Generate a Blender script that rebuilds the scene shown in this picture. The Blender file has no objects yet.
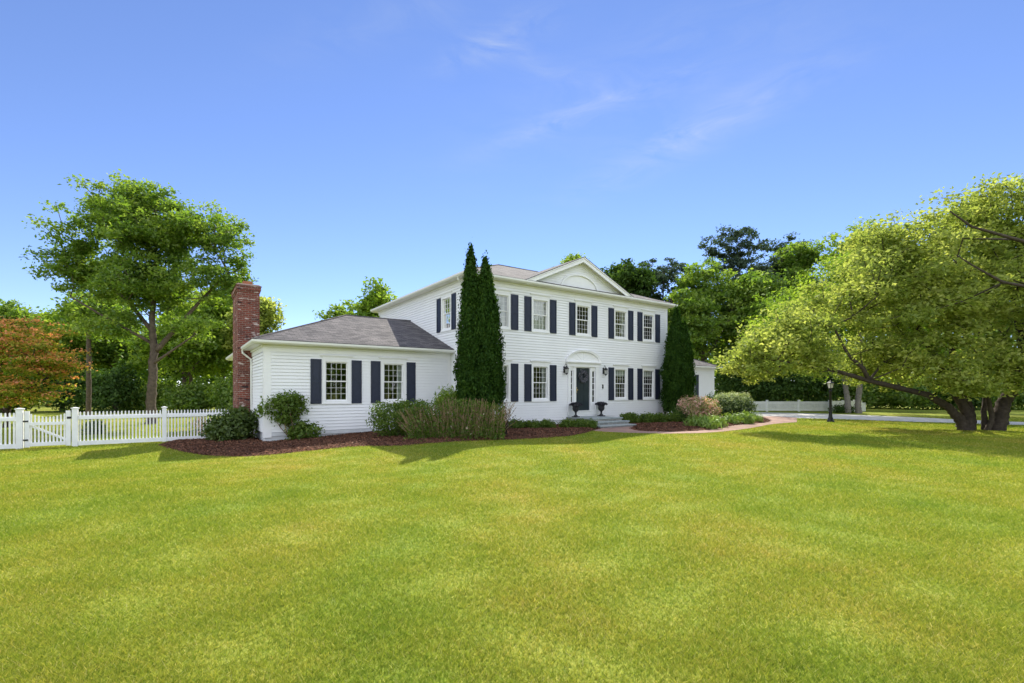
import bpy, bmesh, math, random
import numpy as np
from mathutils import Vector, Matrix
R = math.radians
rng = np.random.default_rng(7)
random.seed(7)
scene = bpy.context.scene
col = scene.collection

# ------------------------------------------------------------------ measures
F = 480.0                     # focal length in pixels, camera eye 1.6 m above the lawn
ANG = R(34.7)
UX, UY = math.cos(ANG), math.sin(ANG)
HO = (-1.74, 19.385)          # front left corner of the main block

def L2W(x, y):                # house plan -> world
    return (HO[0] + UX*x - UY*y, HO[1] + UY*x + UX*y)

def W2L(X, Y):
    rx, ry = X-HO[0], Y-HO[1]
    return rx*UX + ry*UY, -rx*UY + ry*UX

def sst(t):
    t = np.clip(t, 0, 1)
    return t*t*(3-2*t)

def gz(X, Y):                 # the lawn falls gently beyond the left wing
    X = np.asarray(X, float); Y = np.asarray(Y, float)
    lx = (X-HO[0])*UX + (Y-HO[1])*UY
    return -0.25*sst((-1.5-lx)/7.5)*sst((Y-7)/6)

def gnd(px, py, z=0.0):       # survey: point of the ground seen in a photo direction
    d = F*(1.6-z)/(py-391.0)
    return ((px-512)/F*d, d)

def at(px, d):
    return ((px-512)/F*d, d)

# ------------------------------------------------------------------ materials
def newmat(name):
    m = bpy.data.materials.new(name); m.use_nodes = True
    nt = m.node_tree; nt.nodes.clear()
    out = nt.nodes.new('ShaderNodeOutputMaterial')
    return m, nt, out

def N(nt, typ, **kw):
    n = nt.nodes.new(typ)
    for k, v in kw.items():
        if hasattr(n, k): setattr(n, k, v)
        else: n.inputs[k].default_value = v
    return n

def LK(nt, a, b): nt.links.new(a, b)

def ramp(nt, stops):
    r = nt.nodes.new('ShaderNodeValToRGB')
    e = r.color_ramp.elements
    while len(e) > 1: e.remove(e[-1])
    e[0].position = stops[0][0]; e[0].color = (*stops[0][1], 1)
    for p, c in stops[1:]:
        q = e.new(p); q.color = (*c, 1)
    return r

def simple(name, c, rough=.6, var=.08, scale=6, bump=0.0, bscale=60, spec=.4, metal=0.0):
    m, nt, out = newmat(name)
    b = N(nt, 'ShaderNodeBsdfPrincipled'); b.inputs['Roughness'].default_value = rough
    b.inputs['Specular IOR Level'].default_value = spec; b.inputs['Metallic'].default_value = metal
    tc = N(nt, 'ShaderNodeTexCoord')
    no = N(nt, 'ShaderNodeTexNoise'); no.inputs['Scale'].default_value = scale; no.inputs['Detail'].default_value = 5
    LK(nt, tc.outputs['Object'], no.inputs['Vector'])
    r = ramp(nt, [(.3, tuple(x*(1-var) for x in c)), (.7, tuple(min(1, x*(1+var)) for x in c))])
    LK(nt, no.outputs['Fac'], r.inputs['Fac']); LK(nt, r.outputs['Color'], b.inputs['Base Color'])
    if bump:
        n2 = N(nt, 'ShaderNodeTexNoise'); n2.inputs['Scale'].default_value = bscale; n2.inputs['Detail'].default_value = 4
        LK(nt, tc.outputs['Object'], n2.inputs['Vector'])
        bp = N(nt, 'ShaderNodeBump'); bp.inputs['Strength'].default_value = bump; bp.inputs['Distance'].default_value = .02
        LK(nt, n2.outputs['Fac'], bp.inputs['Height']); LK(nt, bp.outputs['Normal'], b.inputs['Normal'])
    LK(nt, b.outputs[0], out.inputs[0])
    return m

def brickmat(name, c1, c2, mortar, bw, bh, ms, offset=.5, rough=.85, var=None, bump=.5):
    m, nt, out = newmat(name)
    b = N(nt, 'ShaderNodeBsdfPrincipled'); b.inputs['Roughness'].default_value = rough
    b.inputs['Specular IOR Level'].default_value = .2
    uv = N(nt, 'ShaderNodeUVMap')
    br = N(nt, 'ShaderNodeTexBrick'); br.offset = offset
    br.inputs['Color1'].default_value = (*c1, 1); br.inputs['Color2'].default_value = (*c2, 1)
    br.inputs['Mortar'].default_value = (*mortar, 1); br.inputs['Scale'].default_value = 1
    br.inputs['Brick Width'].default_value = bw; br.inputs['Row Height'].default_value = bh
    br.inputs['Mortar Size'].default_value = ms; br.inputs['Bias'].default_value = 0
    LK(nt, uv.outputs[0], br.inputs['Vector'])
    colr = br.outputs['Color']
    no = N(nt, 'ShaderNodeTexNoise'); no.inputs['Scale'].default_value = 1.1; no.inputs['Detail'].default_value = 6
    mp = N(nt, 'ShaderNodeMapping'); mp.inputs['Scale'].default_value = (1.2, 1.0, 1)
    LK(nt, uv.outputs[0], mp.inputs['Vector']); LK(nt, mp.outputs[0], no.inputs['Vector'])
    mx = N(nt, 'ShaderNodeMix', data_type='RGBA', blend_type='MULTIPLY'); mx.inputs[0].default_value = 1
    r = ramp(nt, [(.3, (.78, .78, .8)), (.7, (1.2, 1.18, 1.15))])
    LK(nt, no.outputs['Fac'], r.inputs['Fac']); LK(nt, colr, mx.inputs[6]); LK(nt, r.outputs['Color'], mx.inputs[7])
    colr = mx.outputs[2]
    if var:   # whitewashed / sooty rows with a shape of their own
        for (cc, lo, hi, sc, seed) in var:
            n3 = N(nt, 'ShaderNodeTexNoise'); n3.inputs['Scale'].default_value = 1; n3.inputs['Detail'].default_value = 3
            m3 = N(nt, 'ShaderNodeMapping'); m3.inputs['Scale'].default_value = sc; m3.inputs['Location'].default_value = (seed, seed*.7, 0)
            LK(nt, uv.outputs[0], m3.inputs['Vector']); LK(nt, m3.outputs[0], n3.inputs['Vector'])
            mr = N(nt, 'ShaderNodeMapRange'); mr.inputs['From Min'].default_value = lo; mr.inputs['From Max'].default_value = hi
            LK(nt, n3.outputs['Fac'], mr.inputs['Value'])
            x = N(nt, 'ShaderNodeMix', data_type='RGBA')
            LK(nt, mr.outputs[0], x.inputs[0]); LK(nt, colr, x.inputs[6]); x.inputs[7].default_value = (*cc, 1)
            colr = x.outputs[2]
    LK(nt, colr, b.inputs['Base Color'])
    n2 = N(nt, 'ShaderNodeTexNoise'); n2.inputs['Scale'].default_value = 90; n2.inputs['Detail'].default_value = 3
    LK(nt, uv.outputs[0], n2.inputs['Vector'])
    ad = N(nt, 'ShaderNodeMath', operation='MULTIPLY_ADD'); ad.inputs[1].default_value = .35
    LK(nt, n2.outputs['Fac'], ad.inputs[0])
    inv = N(nt, 'ShaderNodeMath', operation='SUBTRACT'); inv.inputs[0].default_value = 1
    LK(nt, br.outputs['Fac'], inv.inputs[1]); LK(nt, inv.outputs[0], ad.inputs[2])
    bp = N(nt, 'ShaderNodeBump'); bp.inputs['Strength'].default_value = bump; bp.inputs['Distance'].default_value = .012
    LK(nt, ad.outputs[0], bp.inputs['Height']); LK(nt, bp.outputs['Normal'], b.inputs['Normal'])
    LK(nt, b.outputs[0], out.inputs[0])
    return m

def leafmat(name, stops, trans=.45, tcol=(1.5, 1.6, .6), gloss=.06, attr='rnd', rough=.45):
    m, nt, out = newmat(name)
    a = N(nt, 'ShaderNodeAttribute'); a.attribute_name = attr
    r = ramp(nt, stops); LK(nt, a.outputs['Fac'], r.inputs['Fac'])
    d = N(nt, 'ShaderNodeBsdfDiffuse'); t = N(nt, 'ShaderNodeBsdfTranslucent'); g = N(nt, 'ShaderNodeBsdfGlossy')
    g.inputs['Roughness'].default_value = rough
    g.inputs['Color'].default_value = (.8, .85, .8, 1)
    mu = N(nt, 'ShaderNodeMix', data_type='RGBA', blend_type='MULTIPLY'); mu.inputs[0].default_value = 1
    mu.inputs[7].default_value = (*tcol, 1)
    LK(nt, r.outputs['Color'], d.inputs['Color']); LK(nt, r.outputs['Color'], mu.inputs[6]); LK(nt, mu.outputs[2], t.inputs['Color'])
    m1 = N(nt, 'ShaderNodeMixShader'); m1.inputs[0].default_value = trans
    LK(nt, d.outputs[0], m1.inputs[1]); LK(nt, t.outputs[0], m1.inputs[2])
    m2 = N(nt, 'ShaderNodeMixShader'); m2.inputs[0].default_value = gloss
    LK(nt, m1.outputs[0], m2.inputs[1]); LK(nt, g.outputs[0], m2.inputs[2])
    LK(nt, m2.outputs[0], out.inputs[0])
    return m

def glassmat(name, refl=.08, tint=(.78, .83, .83)):
    m, nt, out = newmat(name)
    lw = N(nt, 'ShaderNodeFresnel'); lw.inputs['IOR'].default_value = 1.5
    ad = N(nt, 'ShaderNodeMath', operation='MULTIPLY_ADD'); ad.inputs[1].default_value = 1.4; ad.inputs[2].default_value = refl
    ad.use_clamp = True
    LK(nt, lw.outputs[0], ad.inputs[0])
    tr = N(nt, 'ShaderNodeBsdfTransparent'); tr.inputs[0].default_value = (*tint, 1)
    gl = N(nt, 'ShaderNodeBsdfGlossy'); gl.inputs['Roughness'].default_value = .02
    tc = N(nt, 'ShaderNodeTexCoord'); no = N(nt, 'ShaderNodeTexNoise'); no.inputs['Scale'].default_value = 2.2
    LK(nt, tc.outputs['Object'], no.inputs['Vector'])
    bp = N(nt, 'ShaderNodeBump'); bp.inputs['Strength'].default_value = .12; bp.inputs['Distance'].default_value = .02
    LK(nt, no.outputs['Fac'], bp.inputs['Height']); LK(nt, bp.outputs[0], gl.inputs['Normal'])
    mx = N(nt, 'ShaderNodeMixShader')
    LK(nt, ad.outputs[0], mx.inputs[0]); LK(nt, tr.outputs[0], mx.inputs[1]); LK(nt, gl.outputs[0], mx.inputs[2])
    LK(nt, mx.outputs[0], out.inputs[0])
    return m

def grassmat(name, blades):
    m, nt, out = newmat(name)
    g = N(nt, 'ShaderNodeNewGeometry')
    def noise(scale, detail=4, stretch=(1, 1, 1)):
        mp = N(nt, 'ShaderNodeMapping'); mp.inputs['Scale'].default_value = stretch
        n = N(nt, 'ShaderNodeTexNoise'); n.inputs['Scale'].default_value = scale; n.inputs['Detail'].default_value = detail
        LK(nt, g.outputs['Position'], mp.inputs['Vector']); LK(nt, mp.outputs[0], n.inputs['Vector'])
        return n
    big = noise(.22, 5, (1, 1, 0)); mid = noise(1.3, 5, (1, 1, 0)); fine = noise(9, 4, (1, 1, 0))
    if not blades: tiny = noise(38, 3, (1, .6, 0))
    k = 1.0 if blades else .86
    r1 = ramp(nt, [(.26, (.180*k, .262*k, .036*k)), (.44, (.240*k, .290*k, .040*k)), (.54, (.278*k, .302*k, .046*k)), (.66, (.335*k, .312*k, .062*k)), (.78, (.42*k, .335*k, .10*k))])
    s = N(nt, 'ShaderNodeMath', operation='MULTIPLY_ADD'); s.inputs[1].default_value = .34
    LK(nt, mid.outputs['Fac'], s.inputs[0])
    s0 = N(nt, 'ShaderNodeMath', operation='MULTIPLY'); s0.inputs[1].default_value = .66
    LK(nt, big.outputs['Fac'], s0.inputs[0]); LK(nt, s0.outputs[0], s.inputs[2])
    # faint mower lanes
    sx = N(nt, 'ShaderNodeSeparateXYZ'); LK(nt, g.outputs['Position'], sx.inputs[0])
    w = N(nt, 'ShaderNodeMath', operation='MULTIPLY_ADD'); w.inputs[1].default_value = .10
    LK(nt, sx.outputs[1], w.inputs[0]); LK(nt, sx.outputs[0], w.inputs[2])
    sn = N(nt, 'ShaderNodeMath', operation='SINE'); w2 = N(nt, 'ShaderNodeMath', operation='MULTIPLY'); w2.inputs[1].default_value = 2.6
    LK(nt, w.outputs[0], w2.inputs[0]); LK(nt, w2.outputs[0], sn.inputs[0])
    s2 = N(nt, 'ShaderNodeMath', operation='MULTIPLY_ADD'); s2.inputs[1].default_value = .042
    LK(nt, sn.outputs[0], s2.inputs[0]); LK(nt, s.outputs[0], s2.inputs[2])
    s3 = N(nt, 'ShaderNodeMath', operation='MULTIPLY_ADD'); s3.inputs[1].default_value = .16
    LK(nt, fine.outputs['Fac'], s3.inputs[0]); LK(nt, s2.outputs[0], s3.inputs[2])
    s4 = N(nt, 'ShaderNodeMath', operation='SUBTRACT'); s4.inputs[1].default_value = .08
    LK(nt, s3.outputs[0], s4.inputs[0]); LK(nt, s4.outputs[0], r1.inputs['Fac'])
    c = r1.outputs['Color']
    if blades:
        a = N(nt, 'ShaderNodeAttribute'); a.attribute_name = 'rnd'
        r2 = ramp(nt, [(0, (.45, .62, .55)), (.4, (.9, .95, .9)), (.8, (1.25, 1.18, 1.2)), (.93, (1.7, 1.35, 2.0)), (.97, (2.0, 1.6, 4.0)), (1, (2.2, 1.8, 6.0))])
        LK(nt, a.outputs['Fac'], r2.inputs['Fac'])
    else:
        r2 = ramp(nt, [(.32, (.52, .62, .5)), (.5, (1, 1, 1)), (.72, (1.35, 1.25, 1.3))])
        LK(nt, tiny.outputs['Fac'], r2.inputs['Fac'])
    mu = N(nt, 'ShaderNodeMix', data_type='RGBA', blend_type='MULTIPLY'); mu.inputs[0].default_value = 1
    LK(nt, c, mu.inputs[6]); LK(nt, r2.outputs['Color'], mu.inputs[7]); c = mu.outputs[2]
    if blades:
        d = N(nt, 'ShaderNodeBsdfDiffuse'); t = N(nt, 'ShaderNodeBsdfTranslucent')
        LK(nt, c, d.inputs['Color'])
        m3 = N(nt, 'ShaderNodeMix', data_type='RGBA', blend_type='MULTIPLY'); m3.inputs[0].default_value = 1
        m3.inputs[7].default_value = (1.35, 1.35, .9, 1); LK(nt, c, m3.inputs[6]); LK(nt, m3.outputs[2], t.inputs['Color'])
        mx = N(nt, 'ShaderNodeMixShader'); mx.inputs[0].default_value = .5
        LK(nt, d.outputs[0], mx.inputs[1]); LK(nt, t.outputs[0], mx.inputs[2])
        LK(nt, mx.outputs[0], out.inputs[0])
    else:
        b = N(nt, 'ShaderNodeBsdfPrincipled'); b.inputs['Roughness'].default_value = .9; b.inputs['Specular IOR Level'].default_value = .1
        LK(nt, c, b.inputs['Base Color'])
        bp = N(nt, 'ShaderNodeBump'); bp.inputs['Strength'].default_value = .5; bp.inputs['Distance'].default_value = .03
        LK(nt, tiny.outputs['Fac'], bp.inputs['Height']); LK(nt, bp.outputs[0], b.inputs['Normal'])
        LK(nt, b.outputs[0], out.inputs[0])
    return m

M = {}
M['siding'] = simple('white_clapboard_paint', (.84, .845, .86), .5, .025, 1.5, .05, 40)
M['trim'] = simple('white_trim_paint', (.85, .85, .85), .4, .02, 3)
M['gutter'] = simple('white_gutter_enamel', (.80, .80, .76), .35, .03, 3)
M['found'] = simple('painted_concrete', (.62, .64, .66), .8, .08, 5, .2, 50)
M['shutter'] = simple('navy_shutter_paint', (.020, .026, .052), .45, .12, 8)
M['door'] = simple('dark_green_door_paint', (.023, .033, .041), .35, .1, 5)
M['black'] = simple('black_iron', (.012, .012, .013), .4, .2, 12)
M['urn'] = simple('cast_iron', (.020, .020, .024), .55, .3, 25, .2, 80)
M['brass'] = simple('brass', (.55, .40, .16), .3, .1, 10, metal=1.0)
M['curtain'] = simple('white_curtain_cloth', (.75, .75, .72), .9, .05, 8)
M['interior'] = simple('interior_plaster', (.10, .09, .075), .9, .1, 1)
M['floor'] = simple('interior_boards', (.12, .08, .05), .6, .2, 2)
M['lampshade'] = simple('cream_lampshade', (.75, .60, .36), .8, .05, 5)
M['stone'] = simple('bluestone', (.30, .335, .335), .7, .18, 7, .25, 45)
M['riser'] = brickmat('stone_risers', (.34, .34, .32), (.22, .23, .23), (.42, .41, .38), .26, .10, .012)
M['fence'] = simple('white_fence_paint', (.82, .82, .84), .5, .06, 4)
M['glass'] = glassmat('window_glass')
def frosted():
    m, nt, out = newmat('frosted_lamp_glass')
    t = N(nt, 'ShaderNodeBsdfTranslucent'); t.inputs[0].default_value = (.85, .85, .80, 1)
    d = N(nt, 'ShaderNodeBsdfDiffuse'); d.inputs[0].default_value = (.75, .75, .72, 1)
    tr = N(nt, 'ShaderNodeBsdfTransparent'); a = N(nt, 'ShaderNodeMixShader'); a.inputs[0].default_value = .45
    b = N(nt, 'ShaderNodeMixShader'); b.inputs[0].default_value = .35
    LK(nt, t.outputs[0], a.inputs[1]); LK(nt, d.outputs[0], a.inputs[2]); LK(nt, a.outputs[0], b.inputs[1]); LK(nt, tr.outputs[0], b.inputs[2])
    LK(nt, b.outputs[0], out.inputs[0]); return m
M['lampglass'] = frosted()
M['asphalt'] = simple('pale_driveway_gravel', (.50, .48, .46), .9, .16, 3, .4, 60)
M['roof'] = brickmat('weathered_shingles', (.155, .143, .146), (.070, .067, .073), (.04, .037, .04), .30, .14, .008, rough=.9, bump=.6)
M['brick'] = brickmat('old_red_brick', (.23, .060, .042), (.13, .040, .032), (.23, .16, .13), .21, .075, .011,
                      var=[((.50, .42, .38), .605, .66, (2.6, 9.0, 1), 3.1), ((.045, .028, .028), .60, .66, (2.2, 6.0, 1), 9.7)])
M['cap'] = simple('chimney_mortar_cap', (.13, .075, .065), .9, .25, 8, .3, 40)
M['pot'] = simple('clay_flue', (.38, .14, .07), .8, .15, 8)
M['walk'] = brickmat('walk_brick', (.36, .20, .155), (.27, .165, .135), (.34, .28, .24), .20, .10, .010)
M['bark'] = simple('grey_brown_bark', (.115, .088, .066), .95, .35, 9, .9, 22)
M['barkdark'] = simple('dark_furrowed_bark', (.060, .046, .036), .95, .35, 9, .9, 22)
M['barkpale'] = simple('pale_bark', (.22, .20, .18), .95, .25, 9, .7, 22)
M['twig'] = simple('dry_tan_stems', (.26, .18, .095), .9, .35, 12)
M['grass'] = grassmat('grass_blades', True)
M['lawn'] = grassmat('lawn_sheet', False)
def mulchmat():
    m, nt, out = newmat('red_bark_mulch')
    g = N(nt, 'ShaderNodeNewGeometry'); v = N(nt, 'ShaderNodeTexVoronoi'); v.inputs['Scale'].default_value = 26
    LK(nt, g.outputs['Position'], v.inputs['Vector'])
    r = ramp(nt, [(0, (.034, .016, .010)), (.5, (.085, .040, .025)), (1, (.18, .084, .05))])
    sp = N(nt, 'ShaderNodeSeparateColor'); LK(nt, v.outputs['Color'], sp.inputs[0]); LK(nt, sp.outputs[0], r.inputs['Fac'])
    b = N(nt, 'ShaderNodeBsdfPrincipled'); b.inputs['Roughness'].default_value = .95; b.inputs['Specular IOR Level'].default_value = .1
    LK(nt, r.outputs['Color'], b.inputs['Base Color'])
    bp = N(nt, 'ShaderNodeBump'); bp.inputs['Strength'].default_value = .8; bp.inputs['Distance'].default_value = .03
    LK(nt, v.outputs['Distance'], bp.inputs['Height']); LK(nt, bp.outputs[0], b.inputs['Normal'])
    LK(nt, b.outputs[0], out.inputs[0]); return m
M['mulch'] = mulchmat()

def greens(a, b, c): return [(0, a), (.5, b), (1, c)]
LM = {}
LM['lime'] = leafmat('lime_leaves', greens((.135, .20, .034), (.29, .355, .07), (.50, .53, .15)), .61, (1.32, 1.29, .95), .02, rough=.55)
LM['maple'] = leafmat('mid_green_leaves', greens((.070, .145, .022), (.16, .25, .04), (.32, .40, .085)), .54, (1.45, 1.5, .7), .03, rough=.5)
LM['fresh'] = leafmat('fresh_green_leaves', greens((.10, .185, .022), (.20, .31, .036), (.36, .45, .075)), .52, (1.45, 1.45, .7), .03, rough=.5)
LM['dark'] = leafmat('dark_green_leaves', greens((.022, .055, .012), (.050, .10, .018), (.105, .17, .03)), .35, (1.3, 1.4, .6), .015, rough=.6)
LM['pine'] = leafmat('blue_green_needles', greens((.035, .058, .044), (.065, .10, .068), (.11, .15, .095)), .35, (1.2, 1.3, .8), .02, rough=.6)
LM['arb'] = leafmat('arborvitae_sprays', greens((.014, .040, .006), (.030, .076, .009), (.065, .125, .015)), .3, (1.3, 1.4, .5), .008, rough=.6)
LM['autumn'] = leafmat('orange_tipped_leaves', [(0, (.13, .22, .02)), (.34, (.30, .38, .04)), (.50, (.52, .40, .08)), (.68, (.78, .34, .15)), (1, (.82, .36, .24))], .62, (1.3, 1.2, .8), .02, rough=.5)
LM['shrub'] = leafmat('glossy_shrub_leaves', greens((.035, .065, .014), (.070, .115, .02), (.13, .175, .035)), .35, (1.3, 1.4, .5), .03, rough=.45)
LM['box'] = leafmat('boxwood_leaves', greens((.055, .105, .014), (.10, .165, .022), (.17, .225, .034)), .4, (1.3, 1.4, .5), .02)
LM['tips_lit_top'] = leafmat('cream_tip_sunlit_top_boxwood', [(0, (.03, .065, .012)), (.5, (.08, .14, .025)), (.68, (.26, .33, .10)), (1, (.55, .60, .33))], .35, (1.2, 1.2, .7), .06)  # cream tips; the same pale end paints the sunlit top
LM['pink'] = leafmat('pink_blossom_and_leaf', [(0, (.10, .17, .02)), (.45, (.25, .33, .05)), (.52, (.74, .42, .34)), (.75, (.85, .56, .48)), (1, (.90, .76, .68))], .4, (1.2, 1.1, .8))
LM['peren'] = leafmat('light_green_blades', greens((.11, .20, .025), (.20, .32, .04), (.32, .42, .09)), .4, (1.3, 1.3, .6))
LM['wreath'] = leafmat('dusty_lavender_sprigs', greens((.05, .055, .06), (.13, .13, .16), (.28, .27, .33)), .2, (1, 1, 1))
LM['mulch'] = leafmat('mulch_chips', greens((.034, .016, .010), (.09, .042, .026), (.30, .135, .08)), .05, (1, 1, 1), .02)
LM['urnplant'] = leafmat('dark_purple_leaves', greens((.015, .012, .020), (.030, .026, .040), (.06, .055, .075)), .2, (1.1, 1.1, 1.1))

# ------------------------------------------------------------------ object helpers
def tag(o, label=None, cat=None, group=None, kind=None):
    if label: o['label'] = label
    if cat: o['category'] = cat
    if group: o['group'] = group
    if kind: o['kind'] = kind
    return o

def empty(name, loc, label, cat, rz=0, group=None):
    o = bpy.data.objects.new(name, None); col.objects.link(o)
    o.location = loc; o.rotation_euler[2] = rz; o.empty_display_size = .3
    return tag(o, label, cat, group)

def copy_tree(o, parent=None):
    c = o.copy(); col.objects.link(c)
    if parent: c.parent = parent
    for ch in list(o.children): copy_tree(ch, c)
    return c

class MB:
    def __init__(s): s.v = []; s.f = []
    def poly(s, pts):
        i = len(s.v); s.v += [tuple(p) for p in pts]; s.f.append(tuple(range(i, i+len(pts)))); return s
    def hexa(s, p):            # 8 points: bottom ring 0-3, top ring 4-7
        i = len(s.v); s.v += [tuple(q) for q in p]
        for a in ((3, 2, 1, 0), (4, 5, 6, 7), (0, 1, 5, 4), (1, 2, 6, 5), (2, 3, 7, 6), (3, 0, 4, 7)):
            s.f.append(tuple(i+k for k in a))
        return s
    def box(s, x0, x1, y0, y1, z0, z1):
        return s.hexa([(x0, y0, z0), (x1, y0, z0), (x1, y1, z0), (x0, y1, z0), (x0, y0, z1), (x1, y0, z1), (x1, y1, z1), (x0, y1, z1)])
    def wbox(s, w, s0, s1, z0, z1, o0, o1):
        P = w.p
        return s.hexa([P(s0, z0, o1), P(s1, z0, o1), P(s1, z0, o0), P(s0, z0, o0), P(s0, z1, o1), P(s1, z1, o1), P(s1, z1, o0), P(s0, z1, o0)])
    def tube(s, pts, rad, n=8, cap=True):
        pts = [Vector(p) for p in pts]
        if not isinstance(rad, (list, tuple)): rad = [rad]*len(pts)
        base = len(s.v); ref = None
        for k, p in enumerate(pts):
            t = (pts[min(k+1, len(pts)-1)] - pts[max(k-1, 0)]).normalized()
            if ref is None:
                ref = Vector((0, 0, 1)) if abs(t.z) < .9 else Vector((1, 0, 0))
            a = t.cross(ref)
            if a.length < 1e-4: a = t.orthogonal()
            a.normalize(); b = t.cross(a).normalized(); ref = b.cross(t)
            ref = -ref if False else ref
            for j in range(n):
                q = 2*math.pi*j/n
                s.v.append(tuple(p + a*math.cos(q)*rad[k] + b*math.sin(q)*rad[k]))
        for k in range(len(pts)-1):
            for j in range(n):
                a0 = base+k*n+j; a1 = base+k*n+(j+1) % n
                s.f.append((a0, a1, a1+n, a0+n))
        if cap:
            s.f.append(tuple(base+j for j in range(n))[::-1]); e = base+(len(pts)-1)*n
            s.f.append(tuple(e+j for j in range(n)))
        return s
    def lathe(s, prof, c=(0, 0, 0), n=16):
        base = len(s.v)
        for r, z in prof:
            for j in range(n):
                q = 2*math.pi*j/n; s.v.append((c[0]+r*math.cos(q), c[1]+r*math.sin(q), c[2]+z))
        for k in range(len(prof)-1):
            for j in range(n):
                a0 = base+k*n+j; a1 = base+k*n+(j+1) % n
                s.f.append((a0, a1, a1+n, a0+n))
        s.f.append(tuple(base+j for j in range(n))[::-1]); e = base+(len(prof)-1)*n
        s.f.append(tuple(e+j for j in range(n)))
        return s
    def build(s, name, mat, parent=None, smooth=False, fix=True, bevel=0):
        me = bpy.data.meshes.new(name); me.from_pydata(s.v, [], s.f)
        if fix:
            bm = bmesh.new(); bm.from_mesh(me)
            bmesh.ops.recalc_face_normals(bm, faces=bm.faces); bm.to_mesh(me); bm.free()
        uvl = me.uv_layers.new(name='UVMap')
        Z = Vector((0, 0, 1))
        for p in me.polygons:
            n = p.normal; u = Z.cross(n)
            u = u.normalized() if u.length > .02 else Vector((1, 0, 0))
            v = n.cross(u)
            for li in p.loop_indices:
                co = me.vertices[me.loops[li].vertex_index].co
                uvl.data[li].uv = (co.dot(u), co.dot(v))
        if smooth: me.polygons.foreach_set('use_smooth', [True]*len(me.polygons))
        me.materials.append(mat)
        o = bpy.data.objects.new(name, me); col.objects.link(o)
        if parent: o.parent = parent
        if bevel:
            b = o.modifiers.new('bevel', 'BEVEL'); b.width = bevel; b.segments = 2; b.limit_method = 'ANGLE'
        return o

def npmesh(name, verts, nper, mat, parent=None, attrs=None):
    """verts (N*nper,3): N separate faces with nper corners each"""
    n = len(verts)//nper
    me = bpy.data.meshes.new(name)
    me.vertices.add(len(verts)); me.vertices.foreach_set('co', np.asarray(verts, np.float32).ravel())
    me.loops.add(n*nper); me.loops.foreach_set('vertex_index', np.arange(n*nper, dtype=np.int32))
    me.polygons.add(n); me.polygons.foreach_set('loop_start', np.arange(0, n*nper, nper, dtype=np.int32))
    for k, a in (attrs or {}).items():
        at_ = me.attributes.new(k, 'FLOAT', 'POINT'); at_.data.foreach_set('value', np.repeat(np.asarray(a, np.float32), nper))
    me.update(calc_edges=True)
    me.materials.append(mat)
    o = bpy.data.objects.new(name, me); col.objects.link(o)
    if parent: o.parent = parent
    return o

def leafverts(C, S, up=.8, asp=.55, rg=rng, out=None, outw=0.0, vert=0.0):
    n = len(C)
    nr = rg.normal(size=(n, 3)); nr[:, 2] += up*1.6
    if out is not None: nr = nr + out*outw*1.6
    nr /= np.linalg.norm(nr, axis=1)[:, None]+1e-9
    t = rg.normal(size=(n, 3)); t[:, 2] += vert*2.5
    t -= nr*(t*nr).sum(1)[:, None]; t /= np.linalg.norm(t, axis=1)[:, None]+1e-9
    b = np.cross(nr, t)
    S = S[:, None]
    V = np.stack([C-t*S*.5, C+b*S*asp*.5+nr*S*.06, C+t*S*.5-nr*S*.08, C-b*S*asp*.5+nr*S*.06], 1)
    return V.reshape(-1, 3)

# ------------------------------------------------------------------ trees
def grow(trunk_paths, clusters, rmin, rg, bend=.18):
    """branches from the trunk polylines to every leaf cluster"""
    P = []; par = []; fixed = []
    for path in trunk_paths:
        prev = -1
        for k, (p, r) in enumerate(path):
            if k == 0 and P:
                dd = [np.linalg.norm(np.array(p)-q) for q in P]
                j = int(np.argmin(dd))
                if dd[j] < .05: prev = j; continue
            P.append(np.array(p, float)); par.append(prev); fixed.append(r); prev = len(P)-1
    nt = len(P)
    tr = np.array(P[:nt])
    dist = np.linalg.norm(clusters[:, None]-tr[None], axis=2).min(1)
    pts = np.array(P); plen = np.zeros(nt); zmin = tr[:, 2].max()*.25
    pool = [i for i in range(nt) if P[i][2] > zmin]
    pool_p = [P[i] for i in pool]; pool_l = [0.0]*len(pool)
    for ci in np.argsort(dist):
        c = clusters[ci]
        A = np.array(pool_p); dv = np.linalg.norm(A-c, axis=1)
        pen = np.clip(A[:, 2]-c[2], 0, None)*.6
        j = int(np.argmin(dv+pen+np.array(pool_l)*.25))
        a = A[j]; L = dv[j]; seg = max(1, min(5, int(L/.7)))
        prev = pool[j]; l0 = pool_l[j]
        for k in range(1, seg+1):
            t = k/seg
            q = a+(c-a)*t
            q = q + np.array([0, 0, 1])*L*bend*t*(1-t)*2 + (rg.normal(size=3)*L*.05 if k < seg else 0)
            P.append(q); par.append(prev); fixed.append(0); prev = len(P)-1
            pool.append(prev); pool_p.append(q); pool_l.append(l0+L*t)
    n = len(P); rr = np.zeros(n)
    kids = [0]*n
    for i in range(n):
        if par[i] >= 0: kids[par[i]] += 1
    acc = np.zeros(n)
    for i in range(n-1, -1, -1):
        r2 = acc[i] if acc[i] > 0 else rmin**2.3
        rr[i] = r2**(1/2.3)
        if fixed[i]: rr[i] = fixed[i]
        elif par[i] >= 0: acc[par[i]] += r2
        if fixed[i] == 0 and par[i] >= nt: pass
    return np.array(P), np.array(par), rr, nt

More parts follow.
